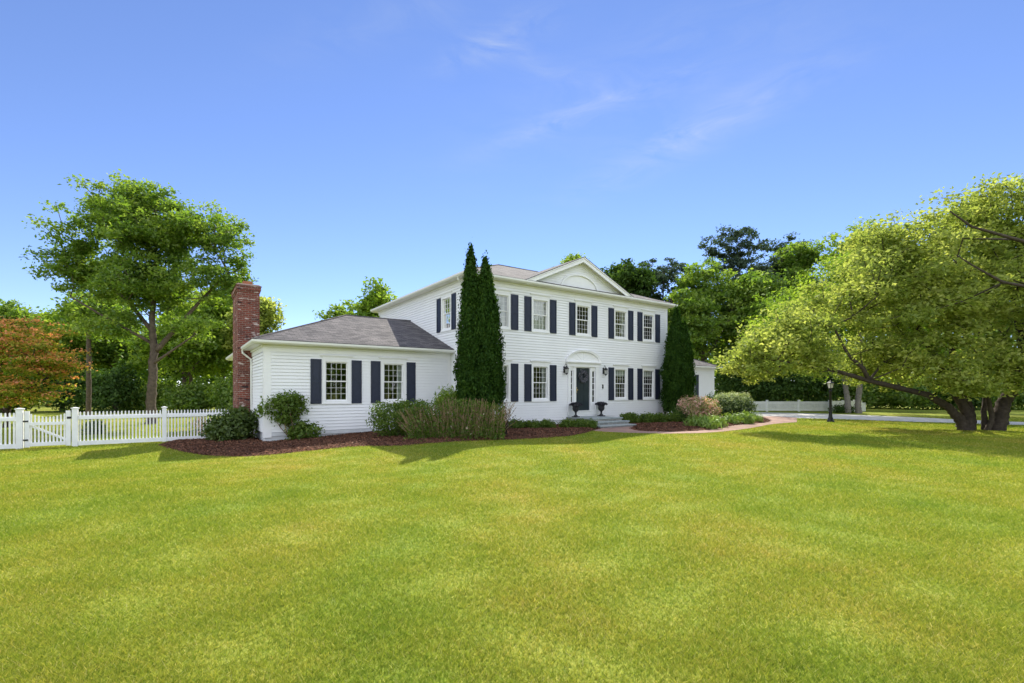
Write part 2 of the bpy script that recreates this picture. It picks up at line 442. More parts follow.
def branch_mesh(name, P, par, rr, nt, mat, parent, trunk_paths, rcap):
    mb = MB()
    for path in trunk_paths:
        pts = [p for p, r in path]; rs = [r for p, r in path]
        # refine the trunk a little so it is not ruler straight
        pp = []; rq = []
        for k in range(len(pts)-1):
            a, b = np.array(pts[k], float), np.array(pts[k+1], float)
            m = 4
            for q in range(m):
                t = q/m; r = rs[k]+(rs[k+1]-rs[k])*t
                j = rng.normal(size=3)*r*.07*(0 if q == 0 else 1); j[2] = 0
                pp.append(a+(b-a)*t+j); rq.append(r*(1+rng.normal()*.03))
        pp.append(np.array(pts[-1], float)); rq.append(rs[-1])
        mb.tube(pp, rq, 12)
    for i in range(nt, len(P)):
        j = par[i]
        r0 = min(rr[j], rr[i]*1.6, rcap); r1 = min(rr[i], rcap)
        mb.tube([P[j], P[i]], [r0, r1], 5, cap=False)
    return mb.build(name, mat, parent, smooth=True, fix=False)

def crown_points(blobs, n, rg, shell=.55, gap=0.0, seed=0):
    out = []
    w = np.array([b[1][0]*b[1][1]*b[1][2] for b in blobs])**.75; w /= w.sum()
    ks = rg.choice(len(blobs), size=n*3, p=w)
    d = rg.normal(size=(n*3, 3)); d /= np.linalg.norm(d, axis=1)[:, None]
    r = rg.random(n*3)**shell*.97
    ph = rg.random(3)*7
    for k, dd, q in zip(ks, d, r):
        c, rad = blobs[k]
        lump = 1+.16*math.sin(3.1*dd[0]*2+ph[0]+k)+.13*math.sin(4.3*dd[1]*2+ph[1])+.12*math.sin(5*dd[2]+ph[2]+2*dd[0])
        p = np.array(c)+dd*np.array(rad)*q*min(lump, 1.14)
        if gap and (math.sin(p[0]*1.25+ph[0])+math.sin(p[1]*1.4+ph[1])+math.sin(p[2]*2.0+ph[2])) < -1.6+gap*2: continue
        out.append(p)
        if len(out) >= n: break
    return np.array(out)

def tree(name, label, base, trunks, blobs, ncl, nleaf, lsize, mat, bark, seed, group=None, cr=.55, flat=.55,
         shell=.55, gap=.2, up=.8, rmin=.012, trunk_top=.12, tipattr=False, asp=.55, cat='tree', droop=0, rz=0):
    rg = np.random.default_rng(seed)
    X, Y = base; z = float(gz(X, Y))
    e = empty(name, (X, Y, z-.05), label, cat, rz, group)
    cl = crown_points(blobs, ncl, rg, shell, gap)
    P, par, rr, nt = grow(trunks, cl, rmin, rg)
    branch_mesh('trunk', P, par, rr, nt, bark, e, trunks, trunk_top)
    n = len(cl)*nleaf
    idx = np.repeat(np.arange(len(cl)), nleaf)
    sc = (.65+.7*rg.random(len(cl)))[idx]
    off = np.clip(rg.normal(size=(n, 3)), -1.75, 1.75)*np.array([cr, cr, cr*flat])*sc[:, None]*.62
    if droop: off[:, 2] -= droop*(off[:, 0]**2+off[:, 1]**2)/cr
    C = cl[idx]+off
    S = lsize*(.6+.8*rg.random(n))
    V = leafverts(C, S, up, asp, rg)
    cv = rg.random(len(cl))[idx]
    if tipattr:
        zz = off[:, 2]/(cr*flat*sc)
        hz = (cl[idx][:, 2]-cl[:, 2].min())/(np.ptp(cl[:, 2])+.01)
        a = np.clip(.30+.30*zz+.32*(cv-.42)+.15*rg.normal(size=n)+.12*hz, 0, 1)
    else:
        a = np.clip(.5*cv+.5*rg.random(n), 0, 1)
    npmesh('crown', V, 4, mat, e, {'rnd': a})
    return e

def shell_leaves(radfn, zlo, zhi, n, rg, depth=.15):
    z = zlo+(zhi-zlo)*rg.random(n); th = rg.random(n)*2*math.pi
    return z, th

def arborvitae(label, base, h, prof, n, seed, lean=(0, 0), stems=2, z0=.9):
    rg = np.random.default_rng(seed)
    X, Y = base; z = float(gz(X, Y))
    e = empty('arborvitae', (X, Y, z-.03), label, 'tree', 0, 'arborvitae pairs at the house corners')
    pz = np.array([p[0] for p in prof])*h; pr = np.array([p[1] for p in prof])
    mb = MB()
    for k in range(stems):
        q = 2*math.pi*k/stems+.6
        mb.tube([(math.cos(q)*.16, math.sin(q)*.16, 0), (math.cos(q)*.12, math.sin(q)*.12, z0), (math.cos(q)*.03, math.sin(q)*.03, h*.8)], [.07, .055, .015], 7)
    mb.build('trunk', M['barkdark'], e, True, False)
    # area-weighted heights
    zs = np.linspace(z0, h, 400); rs = np.interp(zs, pz, pr); w = rs+.05; cdf = np.cumsum(w)/w.sum()
    nb = n//14                    # vertical sprays
    zb = np.interp(rg.random(nb), cdf, zs); tb = rg.random(nb)*2*math.pi
    lump = 1+.12*np.sin(zb*4.3+tb*3)+.10*np.sin(zb*9+tb*5+1)+.07*rg.normal(size=nb)
    rb = np.interp(zb, pz, pr)*lump*(.72+.28*rg.random(nb)**.5)
    k = np.repeat(np.arange(nb), 14)
    C = np.stack([rb[k]*np.cos(tb[k]), rb[k]*np.sin(tb[k]), zb[k]], 1)
    C += rg.normal(size=C.shape)*np.array([.045, .045, .13])
    C[:, 0] += lean[0]*C[:, 2]/h; C[:, 1] += lean[1]*C[:, 2]/h
    out = np.stack([np.cos(tb[k]), np.sin(tb[k]), np.zeros(len(k))], 1)
    V = leafverts(C, .10*(.6+.8*rg.random(len(k))), .1, .5, rg, out, .8, vert=.9)
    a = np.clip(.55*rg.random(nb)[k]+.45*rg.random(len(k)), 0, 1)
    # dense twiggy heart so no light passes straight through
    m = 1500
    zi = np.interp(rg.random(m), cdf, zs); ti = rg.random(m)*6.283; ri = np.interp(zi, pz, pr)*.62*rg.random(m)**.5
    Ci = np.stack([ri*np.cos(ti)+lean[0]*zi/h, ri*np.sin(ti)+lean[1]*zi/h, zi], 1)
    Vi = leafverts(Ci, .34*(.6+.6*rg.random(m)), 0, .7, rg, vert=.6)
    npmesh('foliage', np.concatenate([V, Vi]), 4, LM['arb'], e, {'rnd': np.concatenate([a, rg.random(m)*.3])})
    return e

def shrub(name, label, loc, blobs, n, lsize, mat, seed, group=None, stems=6, up=.4, clump=10, asp=.55, cr=.10, spread=.5, cat='shrub',
          shellp=.28, bark='barkdark', zoff=0.0, vert=0.0, tips=False, flat_top=None):
    rg = np.random.default_rng(seed)
    X, Y = loc; z = float(gz(X, Y))
    e = empty(name, (X, Y, z+zoff), label, cat, 0, group)
    mb = MB()
    for k in range(stems):
        c, rad = blobs[k % len(blobs)]
        d = rg.normal(size=3); d[2] = abs(d[2])+.2; d /= np.linalg.norm(d)
        tip = np.array(c)+d*np.array(rad)*.75
        b = np.array([rg.normal()*.06, rg.normal()*.06, -.04])
        mid = (b+tip)/2+np.array([0, 0, -.08*tip[2]])+rg.normal(size=3)*.04
        mb.tube([b, mid, tip], [.022, .015, .005], 5)
    mb.build('stems', M[bark], e, True, False)
    w = np.array([b[1][0]*b[1][1]*b[1][2] for b in blobs])**.7; w /= w.sum()
    nc = n//clump
    ks = rg.choice(len(blobs), nc, p=w)
    d = rg.normal(size=(nc, 3)); d /= np.linalg.norm(d, axis=1)[:, None]
    ph = rg.random(4)*7
    lump = 1+.09*np.sin(d[:, 0]*6+ph[0])+.08*np.sin(d[:, 1]*7+ph[1])+.07*np.sin(d[:, 2]*8+ph[2])
    r = rg.random(nc)**shellp*lump
    Cb = np.array([b[0] for b in blobs])[ks]; Rb = np.array([b[1] for b in blobs])[ks]
    p = Cb+d*Rb*r[:, None]
    p[:, 2] = np.maximum(p[:, 2], .03)
    if flat_top is not None:
        ex = p[:, 2] > flat_top; p[ex, 2] = flat_top-.12*rg.random(ex.sum())
    k = np.repeat(np.arange(nc), clump)
    C = p[k]+rg.normal(size=(len(k), 3))*cr
    C[:, 2] = np.maximum(C[:, 2], .015)
    V = leafverts(C, lsize*(.6+.8*rg.random(len(k))), up, asp, rg, d[k], .7, vert=vert)
    if tips:
        a = np.clip(.15+.75*(r[k]-.55)+.38*d[k][:, 2]*tips+.16*rg.normal(size=len(k)), 0, 1)  # outer leaves pale; upper ones paler still, sunlight put into their colour
    else:
        a = np.clip(.5*rg.random(nc)[k]+.5*rg.random(len(k)), 0, 1)
    npmesh('foliage', V, 4, mat, e, {'rnd': a})
    return e

# ------------------------------------------------------------------ the house
class Wall:
    def __init__(s, o, u, n): s.o = o; s.u = u; s.n = n
    def p(s, a, z, off):
        return (s.o[0]+s.u[0]*a+s.n[0]*off, s.o[1]+s.u[1]*a+s.n[1]*off, z)

WF = Wall((0, 0), (1, 0), (0, -1))             # main front
WL = Wall((0, 0), (0, 1), (-1, 0))             # main left side
WR = Wall((12.5, 0), (0, 1), (1, 0))           # main right side
GF = Wall((0, 1.57), (1, 0), (0, -1))          # left wing front
GL = Wall((-7.2, 0), (0, 1), (-1, 0))          # left wing end
RF = Wall((0, 3.4), (1, 0), (0, -1))           # right wing front
RR = Wall((22.3, 0), (0, 1), (1, 0))           # right wing end

house = empty('colonial_house', (HO[0], HO[1], 0), 'large white clapboard colonial house with navy shutters, two side wings and a hipped shingle roof', 'house', ANG)

def clapboards(mb, w, s0, s1, z0, z1, holes, ex=.117):
    z = z0
    while z < z1-1e-4:
        zt = min(z+ex, z1)
        # split the course at hole edges that fall inside it
        cuts = sorted({z, zt} | {h[k] for h in holes for k in (2, 3) if z < h[k] < zt})
        for za, zb in zip(cuts[:-1], cuts[1:]):
            zm = (za+zb)/2
            spans = [(s0, s1)]
            for h in holes:
                if h[2] < zm < h[3]:
                    ns = []
                    for a, b in spans:
                        if h[1] <= a or h[0] >= b: ns.append((a, b)); continue
                        if h[0] > a: ns.append((a, h[0]))
                        if h[1] < b: ns.append((h[1], b))
                    spans = ns
            def o_at(zz): return .036-.022*(zz-z)/ex
            for a, b in spans:
                zl = za
                if za == z and zb-za > .03:      # open shadow gap under the course above
                    zl = za+.010
                    mb.poly([w.p(a, za, .003), w.p(b, za, .003), w.p(b, zl, .003), w.p(a, zl, .003)])
                    mb.poly([w.p(a, zl, .003), w.p(b, zl, .003), w.p(b, zl, .036), w.p(a, zl, .036)])
                mb.poly([w.p(a, zl, o_at(zl)), w.p(b, zl, o_at(zl)), w.p(b, zb, o_at(zb)), w.p(a, zb, o_at(zb))])
        z = zt

holes_of = {}
def hole(w, *h): holes_of.setdefault(id(w), []).append(h)

def window(w, sc, z0, z1, cw=.98, gw=.74, curtain=None, cap=True, shutters=True, sw=.38, capz=.05):
    a0, a1 = sc-gw/2-.03, sc+gw/2+.03
    b0, b1 = z0+.13, z1-.10
    hole(w, a0, a1, b0, b1)
    mb = MB()
    c0, c1 = sc-cw/2, sc+cw/2
    mb.wbox(w, c0, a0, z0+.05, z1, -.10, .034); mb.wbox(w, a1, c1, z0+.05, z1, -.10, .034)
    mb.wbox(w, a0, a1, b1, z1-.002, -.10, .032)
    mb.wbox(w, a0, a1, z0+.05, b0, -.10, .030)
    mb.wbox(w, c0-.03, c1+.03, z0, z0+.048, -.02, .062)            # sill
    wo = mb.build('window', M['trim'], house)
    s = MB(); zm = (b0+b1)/2
    for (za, zb, o) in ((zm-.012, b1, -.028), (b0, zm+.018, -.055)):
        s.wbox(w, a0+.001, a0+.038, za, zb, o-.022, o); s.wbox(w, a1-.038, a1-.001, za, zb, o-.022, o)
        s.wbox(w, a0+.038, a1-.038, zb-.038, zb-.001, o-.022, o-.001); s.wbox(w, a0+.038, a1-.038, za, za+.038, o-.022, o-.001)
        g0, g1, h0, h1 = a0+.038, a1-.038, za+.038, zb-.038
        for k in range(1, 4):
            x = g0+(g1-g0)*k/4; s.wbox(w, x-.0055, x+.0055, h0, h1, o-.016, o-.003)
        for k in range(1, 3):
            y = h0+(h1-h0)*k/3; s.wbox(w, g0, g1, y-.0055, y+.0055, o-.015, o-.004)
    s.build('sash', M['trim'], wo)
    g = MB()
    g.poly([w.p(a0+.03, zm, -.042), w.p(a1-.03, zm, -.042), w.p(a1-.03, b1-.02, -.042), w.p(a0+.03, b1-.02, -.042)])
    g.poly([w.p(a0+.03, b0+.02, -.069), w.p(a1-.03, b0+.02, -.069), w.p(a1-.03, zm, -.069), w.p(a0+.03, zm, -.069)])
    g.build('pane', M['glass'], wo, fix=False)
    if cap:
        h = MB(); h.wbox(w, c0-.10, c1+.10, z1+capz+.07, z1+capz+.10, -.01, .085)
        h.wbox(w, c0-.06, c1+.06, z1+capz+.035, z1+capz+.068, -.01, .058)
        h.wbox(w, c0+.002, c1-.002, z1+.002, z1+capz+.033, -.01, .036)
        h.build('head_trim', M['trim'], wo)
    if curtain:
        c = MB()
        def drape(x0, x1, za, zb):
            m = 22; pr = None
            for k in range(m+1):
                x = x0+(x1-x0)*k/m; o = -.16-.025*math.sin(k*1.9)-.01*math.sin(k*.7)
                if pr: c.poly([w.p(pr[0], za, pr[1]), w.p(x, za, o), w.p(x, zb, o), w.p(pr[0], zb, pr[1])])
                pr = (x, o)
        if 'r' in curtain: drape(sc+.20, a1+.08, b0-.1, b1+.05)
        if 'l' in curtain: drape(a0-.08, sc-.20, b0-.1, b1+.05)
        if 'f' in curtain: drape(a0-.06, a1+.06, b0-.1, b1+.05)
        if 'b' in curtain: drape(a0-.02, a1+.02, b1-.34, b1+.03)
        c.build('curtain', M['curtain'], wo, fix=False)
    if shutters:
        for x in (c0-.035-sw, c1+.035):
            sh = MB()
            e0, e1 = z0+.02, z1-.01; o = .026
            sh.wbox(w, x, x+.055, e0, e1, o, o+.034); sh.wbox(w, x+sw-.055, x+sw, e0, e1, o, o+.034)
            mid = e0+(e1-e0)*.5
            for za, zb in ((e0, e0+.09), (mid-.045, mid+.045), (e1-.07, e1)):
                sh.wbox(w, x+.055, x+sw-.055, za, zb, o, o+.033)
            for za, zb in ((e0+.09, mid-.045), (mid+.045, e1-.07)):
                sh.wbox(w, x+.055, x+sw-.055, za, zb, o, o+.014)
                sh.wbox(w, x+.085, x+sw-.085, za+.03, zb-.03, o+.014, o+.024)
            sh.build('shutter', M['shutter'], house)
    return wo

WX = [1.51, 3.65, 6.24, 8.83, 10.97]
for i, x in enumerate(WX): window(WF, x, 4.20, 5.75, curtain=['f', 'f', '', 'r', ''][i])
for i, x in enumerate(WX):
    if i != 2: window(WF, x, 1.12, 2.79, curtain=['f', 'r', '', 'b', 'b'][i])
window(WL, 1.95, 4.20, 5.75, curtain='f')
window(GF, -4.78, 1.11, 2.78, cw=1.02, curtain='')
window(GF, -2.57, 1.11, 2.78, cw=1.02, curtain='r')
window(RF, 19.5, .95, 2.75, cap=False, curtain='l')

# front door bay
DC = 6.22
DZ = .67
hole(WF, 5.36, 7.08, DZ-.18, 2.76)
mb = MB()
for x0, x1 in ((5.24, 5.41), (7.03, 7.20)):
    mb.wbox(WF, x0, x1, .47, 2.74, -.05, .075)
    mb.wbox(WF, x0-.025, x1+.025, .47, .62, -.01, .095); mb.wbox(WF, x0-.02, x1+.02, 2.66, 2.73, -.01, .092)
for x0, x1 in ((5.60, 5.765), (6.665, 6.80)):
    mb.wbox(WF, x0, x1, DZ, 2.741, -.06, .05)
mb.wbox(WF, 5.41, 7.03, .47, DZ-.001, -.10, .06)              # kick board below the door
mb.wbox(WF, 5.765, 6.665, DZ-.03, DZ, -.05, .11)               # threshold
for x0, x1 in ((5.41, 5.60), (6.80, 7.03)):
    mb.wbox(WF, x0, x1, DZ, 1.04, -.06, .03); mb.wbox(WF, x0, x1, 2.58, 2.74, -.06, .031)
mb.wbox(WF, 5.19, 7.25, 2.742, 2.90, -.05, .10)
mb.wbox(WF, 5.14, 7.30, 2.901, 2.94, -.03, .15)
mb.wbox(WF, 5.10, 7.34, 2.941, 2.985, -.03, .19)
mb.build('door_surround', M['trim'], house)
# arched hood panel with its moulded rim
mb = MB(); n = 28
A = [(DC+1.12*math.cos(math.pi*k/n), 2.986+.56*math.sin(math.pi*k/n)) for k in range(n+1)]
B = [(DC+1.00*math.cos(math.pi*k/n), 2.986+.47*math.sin(math.pi*k/n)) for k in range(n+1)]
for k in range(n):
    a, b, c, d = A[k], A[k+1], B[k+1], B[k]
    q = [WF.p(*a, .03), WF.p(*b, .03), WF.p(*c, .03), WF.p(*d, .03), WF.p(*a, .15), WF.p(*b, .15), WF.p(*c, .13), WF.p(*d, .13)]
    mb.hexa(q)
mb.build('arch_moulding', M['trim'], house)
mb = MB()
mb.poly([WF.p(*b, .05) for b in B]); 
for k in range(1, 6):
    t = math.pi*k/6
    x1, z1 = DC+.98*math.cos(t), 2.986+.45*math.sin(t)
    mb.tube([WF.p(DC+.2*math.cos(t), 2.99+.09*math.sin(t), .052), WF.p(x1, z1, .052)], .008, 4)
mb.build('arch_panel', M['trim'], house)
# door leaf with raised panels
mb = MB()
x0, x1 = 5.775, 6.655
mb.wbox(WF, x0, x1, DZ+.005, 2.70, -.05, -.012)
mb2 = [(x0+.11, x0+.39), (x1-.39, x1-.11)]
for a, b in mb2:
    for za, zb in ((DZ+.18, DZ+.75), (DZ+.93, DZ+1.58), (DZ+1.68, DZ+1.93)):
        mb.wbox(WF, a, b, za, zb, -.012, -.004); mb.wbox(WF, a+.04, b-.04, za+.04, zb-.04, -.004, .004)
door = mb.build('front_door', M['door'], house)
h = MB(); h.wbox(WF, x0+.04, x0+.085, DZ+.85, DZ+1.12, -.012, .0)
h.tube([WF.p(x0+.062, DZ+.98, 0), WF.p(x0+.062, DZ+.98, .05)], .012, 8)
h.tube([WF.p(x0+.062, DZ+.98, .045), WF.p(x0+.062, DZ+.98, .075)], [.034, .028], 10)
h.build('door_handle', M['brass'], door)
k = MB(); k.wbox(WF, 5.765, 6.665, 2.70, 2.741, -.05, .02); k.build('door_head', M['trim'], house)
for x0, x1 in ((5.41, 5.60), (6.80, 7.03)):
    s = MB(); z0, z1 = 1.04, 2.58
    s.wbox(WF, x0, x0+.035, z0, z1, -.04, -.012); s.wbox(WF, x1-.035, x1, z0, z1, -.04, -.012)
    for q in range(6):
        z = z0+(z1-z0-.03)*q/5; s.wbox(WF, x0+.035, x1-.035, z, z+.03, -.04, -.013)
    so = s.build('sidelight', M['trim'], house)
    g = MB(); g.poly([WF.p(x0, z0, -.028), WF.p(x1, z0, -.028), WF.p(x1, z1, -.028), WF.p(x0, z1, -.028)]); g.build('pane', M['glass'], so, fix=False)
b = MB(); b.wbox(WF, 7.50, 7.57, 1.72, 1.92, .004, .05); b.wbox(WF, 7.515, 7.555, 1.75, 1.79, .05, .058); b.build('doorbell', M['black'], house)
# carriage lanterns beside the door
for x in (5.04, 7.58):
    l = MB(); z = 2.44
    l.wbox(WF, x-.05, x+.05, z+.0, z+.30, .004, .035)
    l.tube([WF.p(x, z+.10, .03), WF.p(x, z+.30, .06), WF.p(x, z+.42, .12), WF.p(x, z+.38, .18), WF.p(x, z+.30, .19)], .012, 6)
    c = WF.p(x, 0, .19)
    l.lathe([(.001, z+.34), (.03, z+.31), (.045, z+.28), (.115, z+.20), (.11, z+.185), (.02, z+.19)], (c[0], c[1], 0), 8)
    l.lathe([(.02, z-.06), (.075, z-.03), (.08, z-.01), (.03, z-.005)], (c[0], c[1], 0), 8)
    l.lathe([(.001, z-.12), (.015, z-.09), (.02, z-.06)], (c[0], c[1], 0), 8)
    for q in range(6):
        t = math.pi*q/3; l.tube([(c[0]+.075*math.cos(t), c[1]+.075*math.sin(t), z-.02), (c[0]+.10*math.cos(t), c[1]+.10*math.sin(t), z+.19)], .008, 4)
    lo = l.build('wall_lantern', M['black'], house)
    g = MB(); g.lathe([(.068, z-.015), (.092, z+.18)], (c[0], c[1], 0), 6); g.build('lantern_glass', M['lampglass'], lo)

# clapboard walls with openings
mb = MB(); clapboards(mb, WF, .16, 12.34, .27, 6.0, holes_of[id(WF)])
clapboards(mb, WL, .16, 10.4, .27, 6.0, holes_of[id(WL)])
clapboards(mb, WR, .16, 10.4, .27, 6.0, [])
mb.poly([(0, 10.6, .2), (12.5, 10.6, .2), (12.5, 10.6, 6.1), (0, 10.6, 6.1)])
mb.build('wall', M['siding'], house, fix=False)
mb = MB(); clapboards(mb, GF, -7.0, -.17, .15, 2.98, holes_of[id(GF)])
clapboards(mb, GL, 1.77, 11.9, .15, 2.98, [])
mb.poly([(-7.2, 12.0, -.3), (0, 12.0, -.3), (0, 12.0, 3.1), (-7.2, 12.0, 3.1)])
mb.build('wall', M['siding'], house, fix=False)
mb = MB(); clapboards(mb, RF, 12.7, 22.14, .15, 3.0, holes_of[id(RF)])
clapboards(mb, RR, 3.56, 10.0, .15, 3.0, [])
mb.poly([(12.5, 10.0, 0), (22.3, 10.0, 0), (22.3, 10.0, 3.1), (12.5, 10.0, 3.1)])
mb.build('wall', M['siding'], house, fix=False)
# corner boards, friezes, skirt boards
for boxes in ([(-.03, .17, -.03, 0, .25, 6.0), (-.03, 0, .0, .17, .25, 6.0)], [(12.33, 12.53, -.03, 0, .25, 6.0), (12.5, 12.53, .0, .17, .25, 6.0)],
              [(-7.23, -6.98, 1.54, 1.57, -.02, 2.98), (-7.23, -7.2, 1.57, 1.78, -.02, 2.98)], [(-.18, -.026, 1.54, 1.57, .10, 2.98)],
              [(22.13, 22.33, 3.37, 3.4, .1, 3.0), (22.3, 22.33, 3.4, 3.57, .1, 3.0)]):
    mb = MB()
    for q in boxes: mb.box(*q)
    mb.build('corner_board', M['trim'], house)
mb = MB()
def frieze(w, s0, s1, z0, z1):
    mb.wbox(w, s0, s1, z0, z1-.001, -.01, .036); mb.wbox(w, s0, s1, z1-.07, z1, .036, .085)
frieze(WF, -.033, 12.533, 6.002, 6.21); frieze(WL, .001, 10.6, 6.002, 6.21); frieze(WR, .001, 10.6, 6.002, 6.21)
frieze(GF, -7.233, -.002, 2.982, 3.20); frieze(GL, 1.571, 12.0, 2.982, 3.20)
frieze(RF, 12.502, 22.333, 3.002, 3.20); frieze(RR, 3.401, 10.0, 3.002, 3.20)
mb.build('frieze', M['trim'], house)
mb = MB()
mb.box(.015, 12.485, .012, 10.58, -.2, .262)
mb.box(-7.17, -.001, 1.60, 11.98, -.5, .145)
mb.box(12.52, 22.28, 3.42, 9.98, -.2, .145)
mb.box(-7.215, -.03, 1.548, 1.568, .02, .148)
mb.build('foundation', M['found'], house)

def slab_ring(mb, x0, x1, y0, y1, z0, z1): mb.box(x0, x1, y0, y1, z0, z1)
mb = MB()
slab_ring(mb, -.32, 12.82, -.32, 10.92, 6.212, 6.335)
slab_ring(mb, -7.52, -.003, 1.25, 12.32, 3.202, 3.325)
slab_ring(mb, 12.503, 22.62, 3.08, 10.32, 3.202, 3.325)
mb.build('eave', M['gutter'], house)

def gutter(pts_list):
    g = MB()
    prof = [(0, 0), (.055, 0), (.10, .05), (.105, .12), (.085, .12), (.08, .055), (.05, .015), (0, .015)]
    for (p, q, n) in pts_list:
        p = Vector(p); q = Vector(q); n = Vector(n)
        ring = [[tuple(e+n*o+Vector((0, 0, z))) for o, z in prof] for e in (p, q)]
        m = len(prof)
        for k in range(m):
            g.poly([ring[0][k], ring[1][k], ring[1][(k+1) % m], ring[0][(k+1) % m]])
        g.poly(ring[0]); g.poly(ring[1][::-1])
    return g
zg = 6.225
gutter([((-.425, -.321, zg), (12.925, -.321, zg), (0, -1, 0)), ((-.321, -.33, zg), (-.321, 10.9, zg), (-1, 0, 0)), ((12.821, -.33, zg), (12.821, 10.9, zg), (1, 0, 0))]).build('gutter', M['gutter'], house)
zg = 3.215
gutter([((-7.625, 1.249, zg), (-.004, 1.249, zg), (0, -1, 0)), ((-7.521, 1.24, zg), (-7.521, 4.76, zg), (-1, 0, 0)), ((-7.521, 6.94, zg), (-7.521, 12.3, zg), (-1, 0, 0))]).build('gutter', M['gutter'], house)
gutter([((12.504, 3.079, zg), (22.725, 3.079, zg), (0, -1, 0)), ((22.621, 3.07, zg), (22.621, 10.3, zg), (1, 0, 0))]).build('gutter', M['gutter'], house)
# downspouts
d = MB(); d.tube([(-7.58, 4.70, 3.21), (-7.56, 4.70, 3.10), (-7.42, 4.70, 2.98), (-7.27, 4.68, 2.86), (-7.26, 4.68, 2.6), (-7.26, 4.68, .0), (-7.36, 4.6, -.12)], .04, 8)
d.build('downspout', M['gutter'], house)
d = MB(); d.tube([(-.37, .25, 6.23), (-.36, .25, 6.10), (-.2, .25, 5.98), (-.075, .25, 5.86), (-.07, .25, 5.6), (-.07, .25, .1)], .04, 8)
d.build('downspout', M['gutter'], house)

def roofmesh(faces, eaves, name='roof'):
    mb = MB()
    for f in faces: mb.poly(f)
    for a, b in eaves:
        mb.poly([a, b, (b[0], b[1], b[2]-.035), (a[0], a[1], a[2]-.035)])
    return mb.build(name, M['roof'], house, fix=False)
e = 6.375; a, b, c, d_ = (-.37, -.37, e), (12.87, -.37, e), (12.87, 10.97, e), (-.37, 10.97, e)
r1, r2 = (4.85, 5.3, 8.56), (7.65, 5.3, 8.56)
roofmesh([[a, b, r2, r1], [b, c, r2], [c, d_, r1, r2], [d_, a, r1]], [(a, b), (b, c), (c, d_), (d_, a)])
e = 3.365; a, b, c, d_ = (-7.57, 1.20, e), (-.002, 1.20, e), (-.002, 12.37, e), (-7.57, 12.37, e)
r1, r2 = (-3.22, 5.9, 5.13), (-.002, 5.9, 5.13)
roofmesh([[a, b, r2, r1], [c, d_, r1, r2], [d_, a, r1]], [(a, b), (c, d_), (d_, a)])
a, b, c, d_ = (12.502, 3.03, e), (22.67, 3.03, e), (22.67, 10.37, e), (12.502, 10.37, e)
r1, r2 = (12.502, 6.7, 4.85), (19.0, 6.7, 4.85)
roofmesh([[a, b, r2, r1], [b, c, r2], [c, d_, r1, r2]], [(a, b), (b, c), (c, d_)])
# ridge caps
for p, q in (((-7.57, 1.20, 3.365), (-3.22, 5.9, 5.13)), ((-3.22, 5.9, 5.13), (-.01, 5.9, 5.13)), ((-.37, -.37, 6.375), (4.85, 5.3, 8.56)), ((4.85, 5.3, 8.56), (7.65, 5.3, 8.56)), ((22.67, 3.03, 3.365), (19, 6.7, 4.85))):
    mb = MB(); mb.tube([p, q], .045, 6); mb.build('ridge_cap', M['roof'], house, fix=False)

# pediment
PL, PR_, PA = 2.60, 9.34, 7.86
zb = 6.36
ped = MB()
def roofz(y): return 6.375+(8.56-6.375)*(y+.37)/5.67
yw = -.02
ped.poly([(PL+.25, yw, zb), (PR_-.25, yw, zb), ((PL+PR_)/2, yw, PA-.12)])
# clapboard courses across the gable
z = zb+.02
while z < PA-.25:
    t = (z-zb)/(PA-zb); hw = (PR_-PL)/2*(1-t)-.18
    if hw > .05:
        zt = z+.112; hw2 = max(.03, (PR_-PL)/2*(1-(zt-zb)/(PA-zb))-.18)
        cx = (PL+PR_)/2
        ped.poly([(cx-hw, yw-.024, z), (cx+hw, yw-.024, z), (cx+hw2, yw-.006, zt), (cx-hw2, yw-.006, zt)])
        ped.poly([(cx-hw, yw-.024, z), (cx+hw, yw-.024, z), (cx+hw, yw-.004, z), (cx-hw, yw-.004, z)])
    z += .112
ped.build('pediment', M['siding'], house, fix=False)
cx = (PL+PR_)/2
rk = MB(); sh = MB()
for sgn in (-1, 1):
    x0 = cx+sgn*(PR_-PL)/2; 
    tx = -sgn*(PR_-PL)/2; tz = PA-zb; L = math.hypot(tx, tz); nx, nz = sgn*tz/L, (PR_-PL)/2/L
    def off(p, k): return (p[0]-nx*k, p[1], p[2]-nz*k)
    lo, hi = (x0, 0, zb+.02), (cx, 0, PA)
    # rake board, soffit, crown strip: butted in depth
    def bar(k0, k1, ya, yb, m):
        a0, a1 = off(lo, k0), off(lo, k1); b0, b1 = off(hi, k0), off(hi, k1)
        # mitre at the apex
        def mit(p): return (cx, p[1], p[2]+ (p[0]-cx)*sgn*0 )
        def apex(k): return (cx, 0, PA-k/nz)
        b0, b1 = apex(k0), apex(k1)
        m.hexa([(a1[0], ya, a1[2]), (b1[0], ya, b1[2]), (b1[0], yb, b1[2]), (a1[0], yb, a1[2]),
                (a0[0], ya, a0[2]), (b0[0], ya, b0[2]), (b0[0], yb, b0[2]), (a0[0], yb, a0[2])])
    bar(0, .20, -.36, -.30, rk); bar(.02, .06, -.30, -.02, rk); bar(.06, .24, -.08, -.022, rk); bar(-.02, .045, -.395, -.361, rk)
    # shingles running back to the main roof
    yb_apex = -.37+(PA+.03-6.375)/(8.56-6.375)*5.67
    p0 = (x0+sgn*.05, -.40, zb+.015); p1 = (cx, -.40, PA+.035); p2 = (cx, yb_apex, PA+.035)
    sh.poly([p0, p1, p2, (x0+sgn*.05, -.33, zb+.015)])
    sh.poly([p0, p1, (cx, -.40, PA-.0), (x0+sgn*.05, -.40, zb-.02)])
rk.build('rake_board', M['trim'], house)
sh.build('roof', M['roof'], house, fix=False)
mb = MB(); n = 24
A = [(cx+1.20*math.cos(math.pi*k/n), zb+.02+.74*math.sin(math.pi*k/n)) for k in range(n+1)]
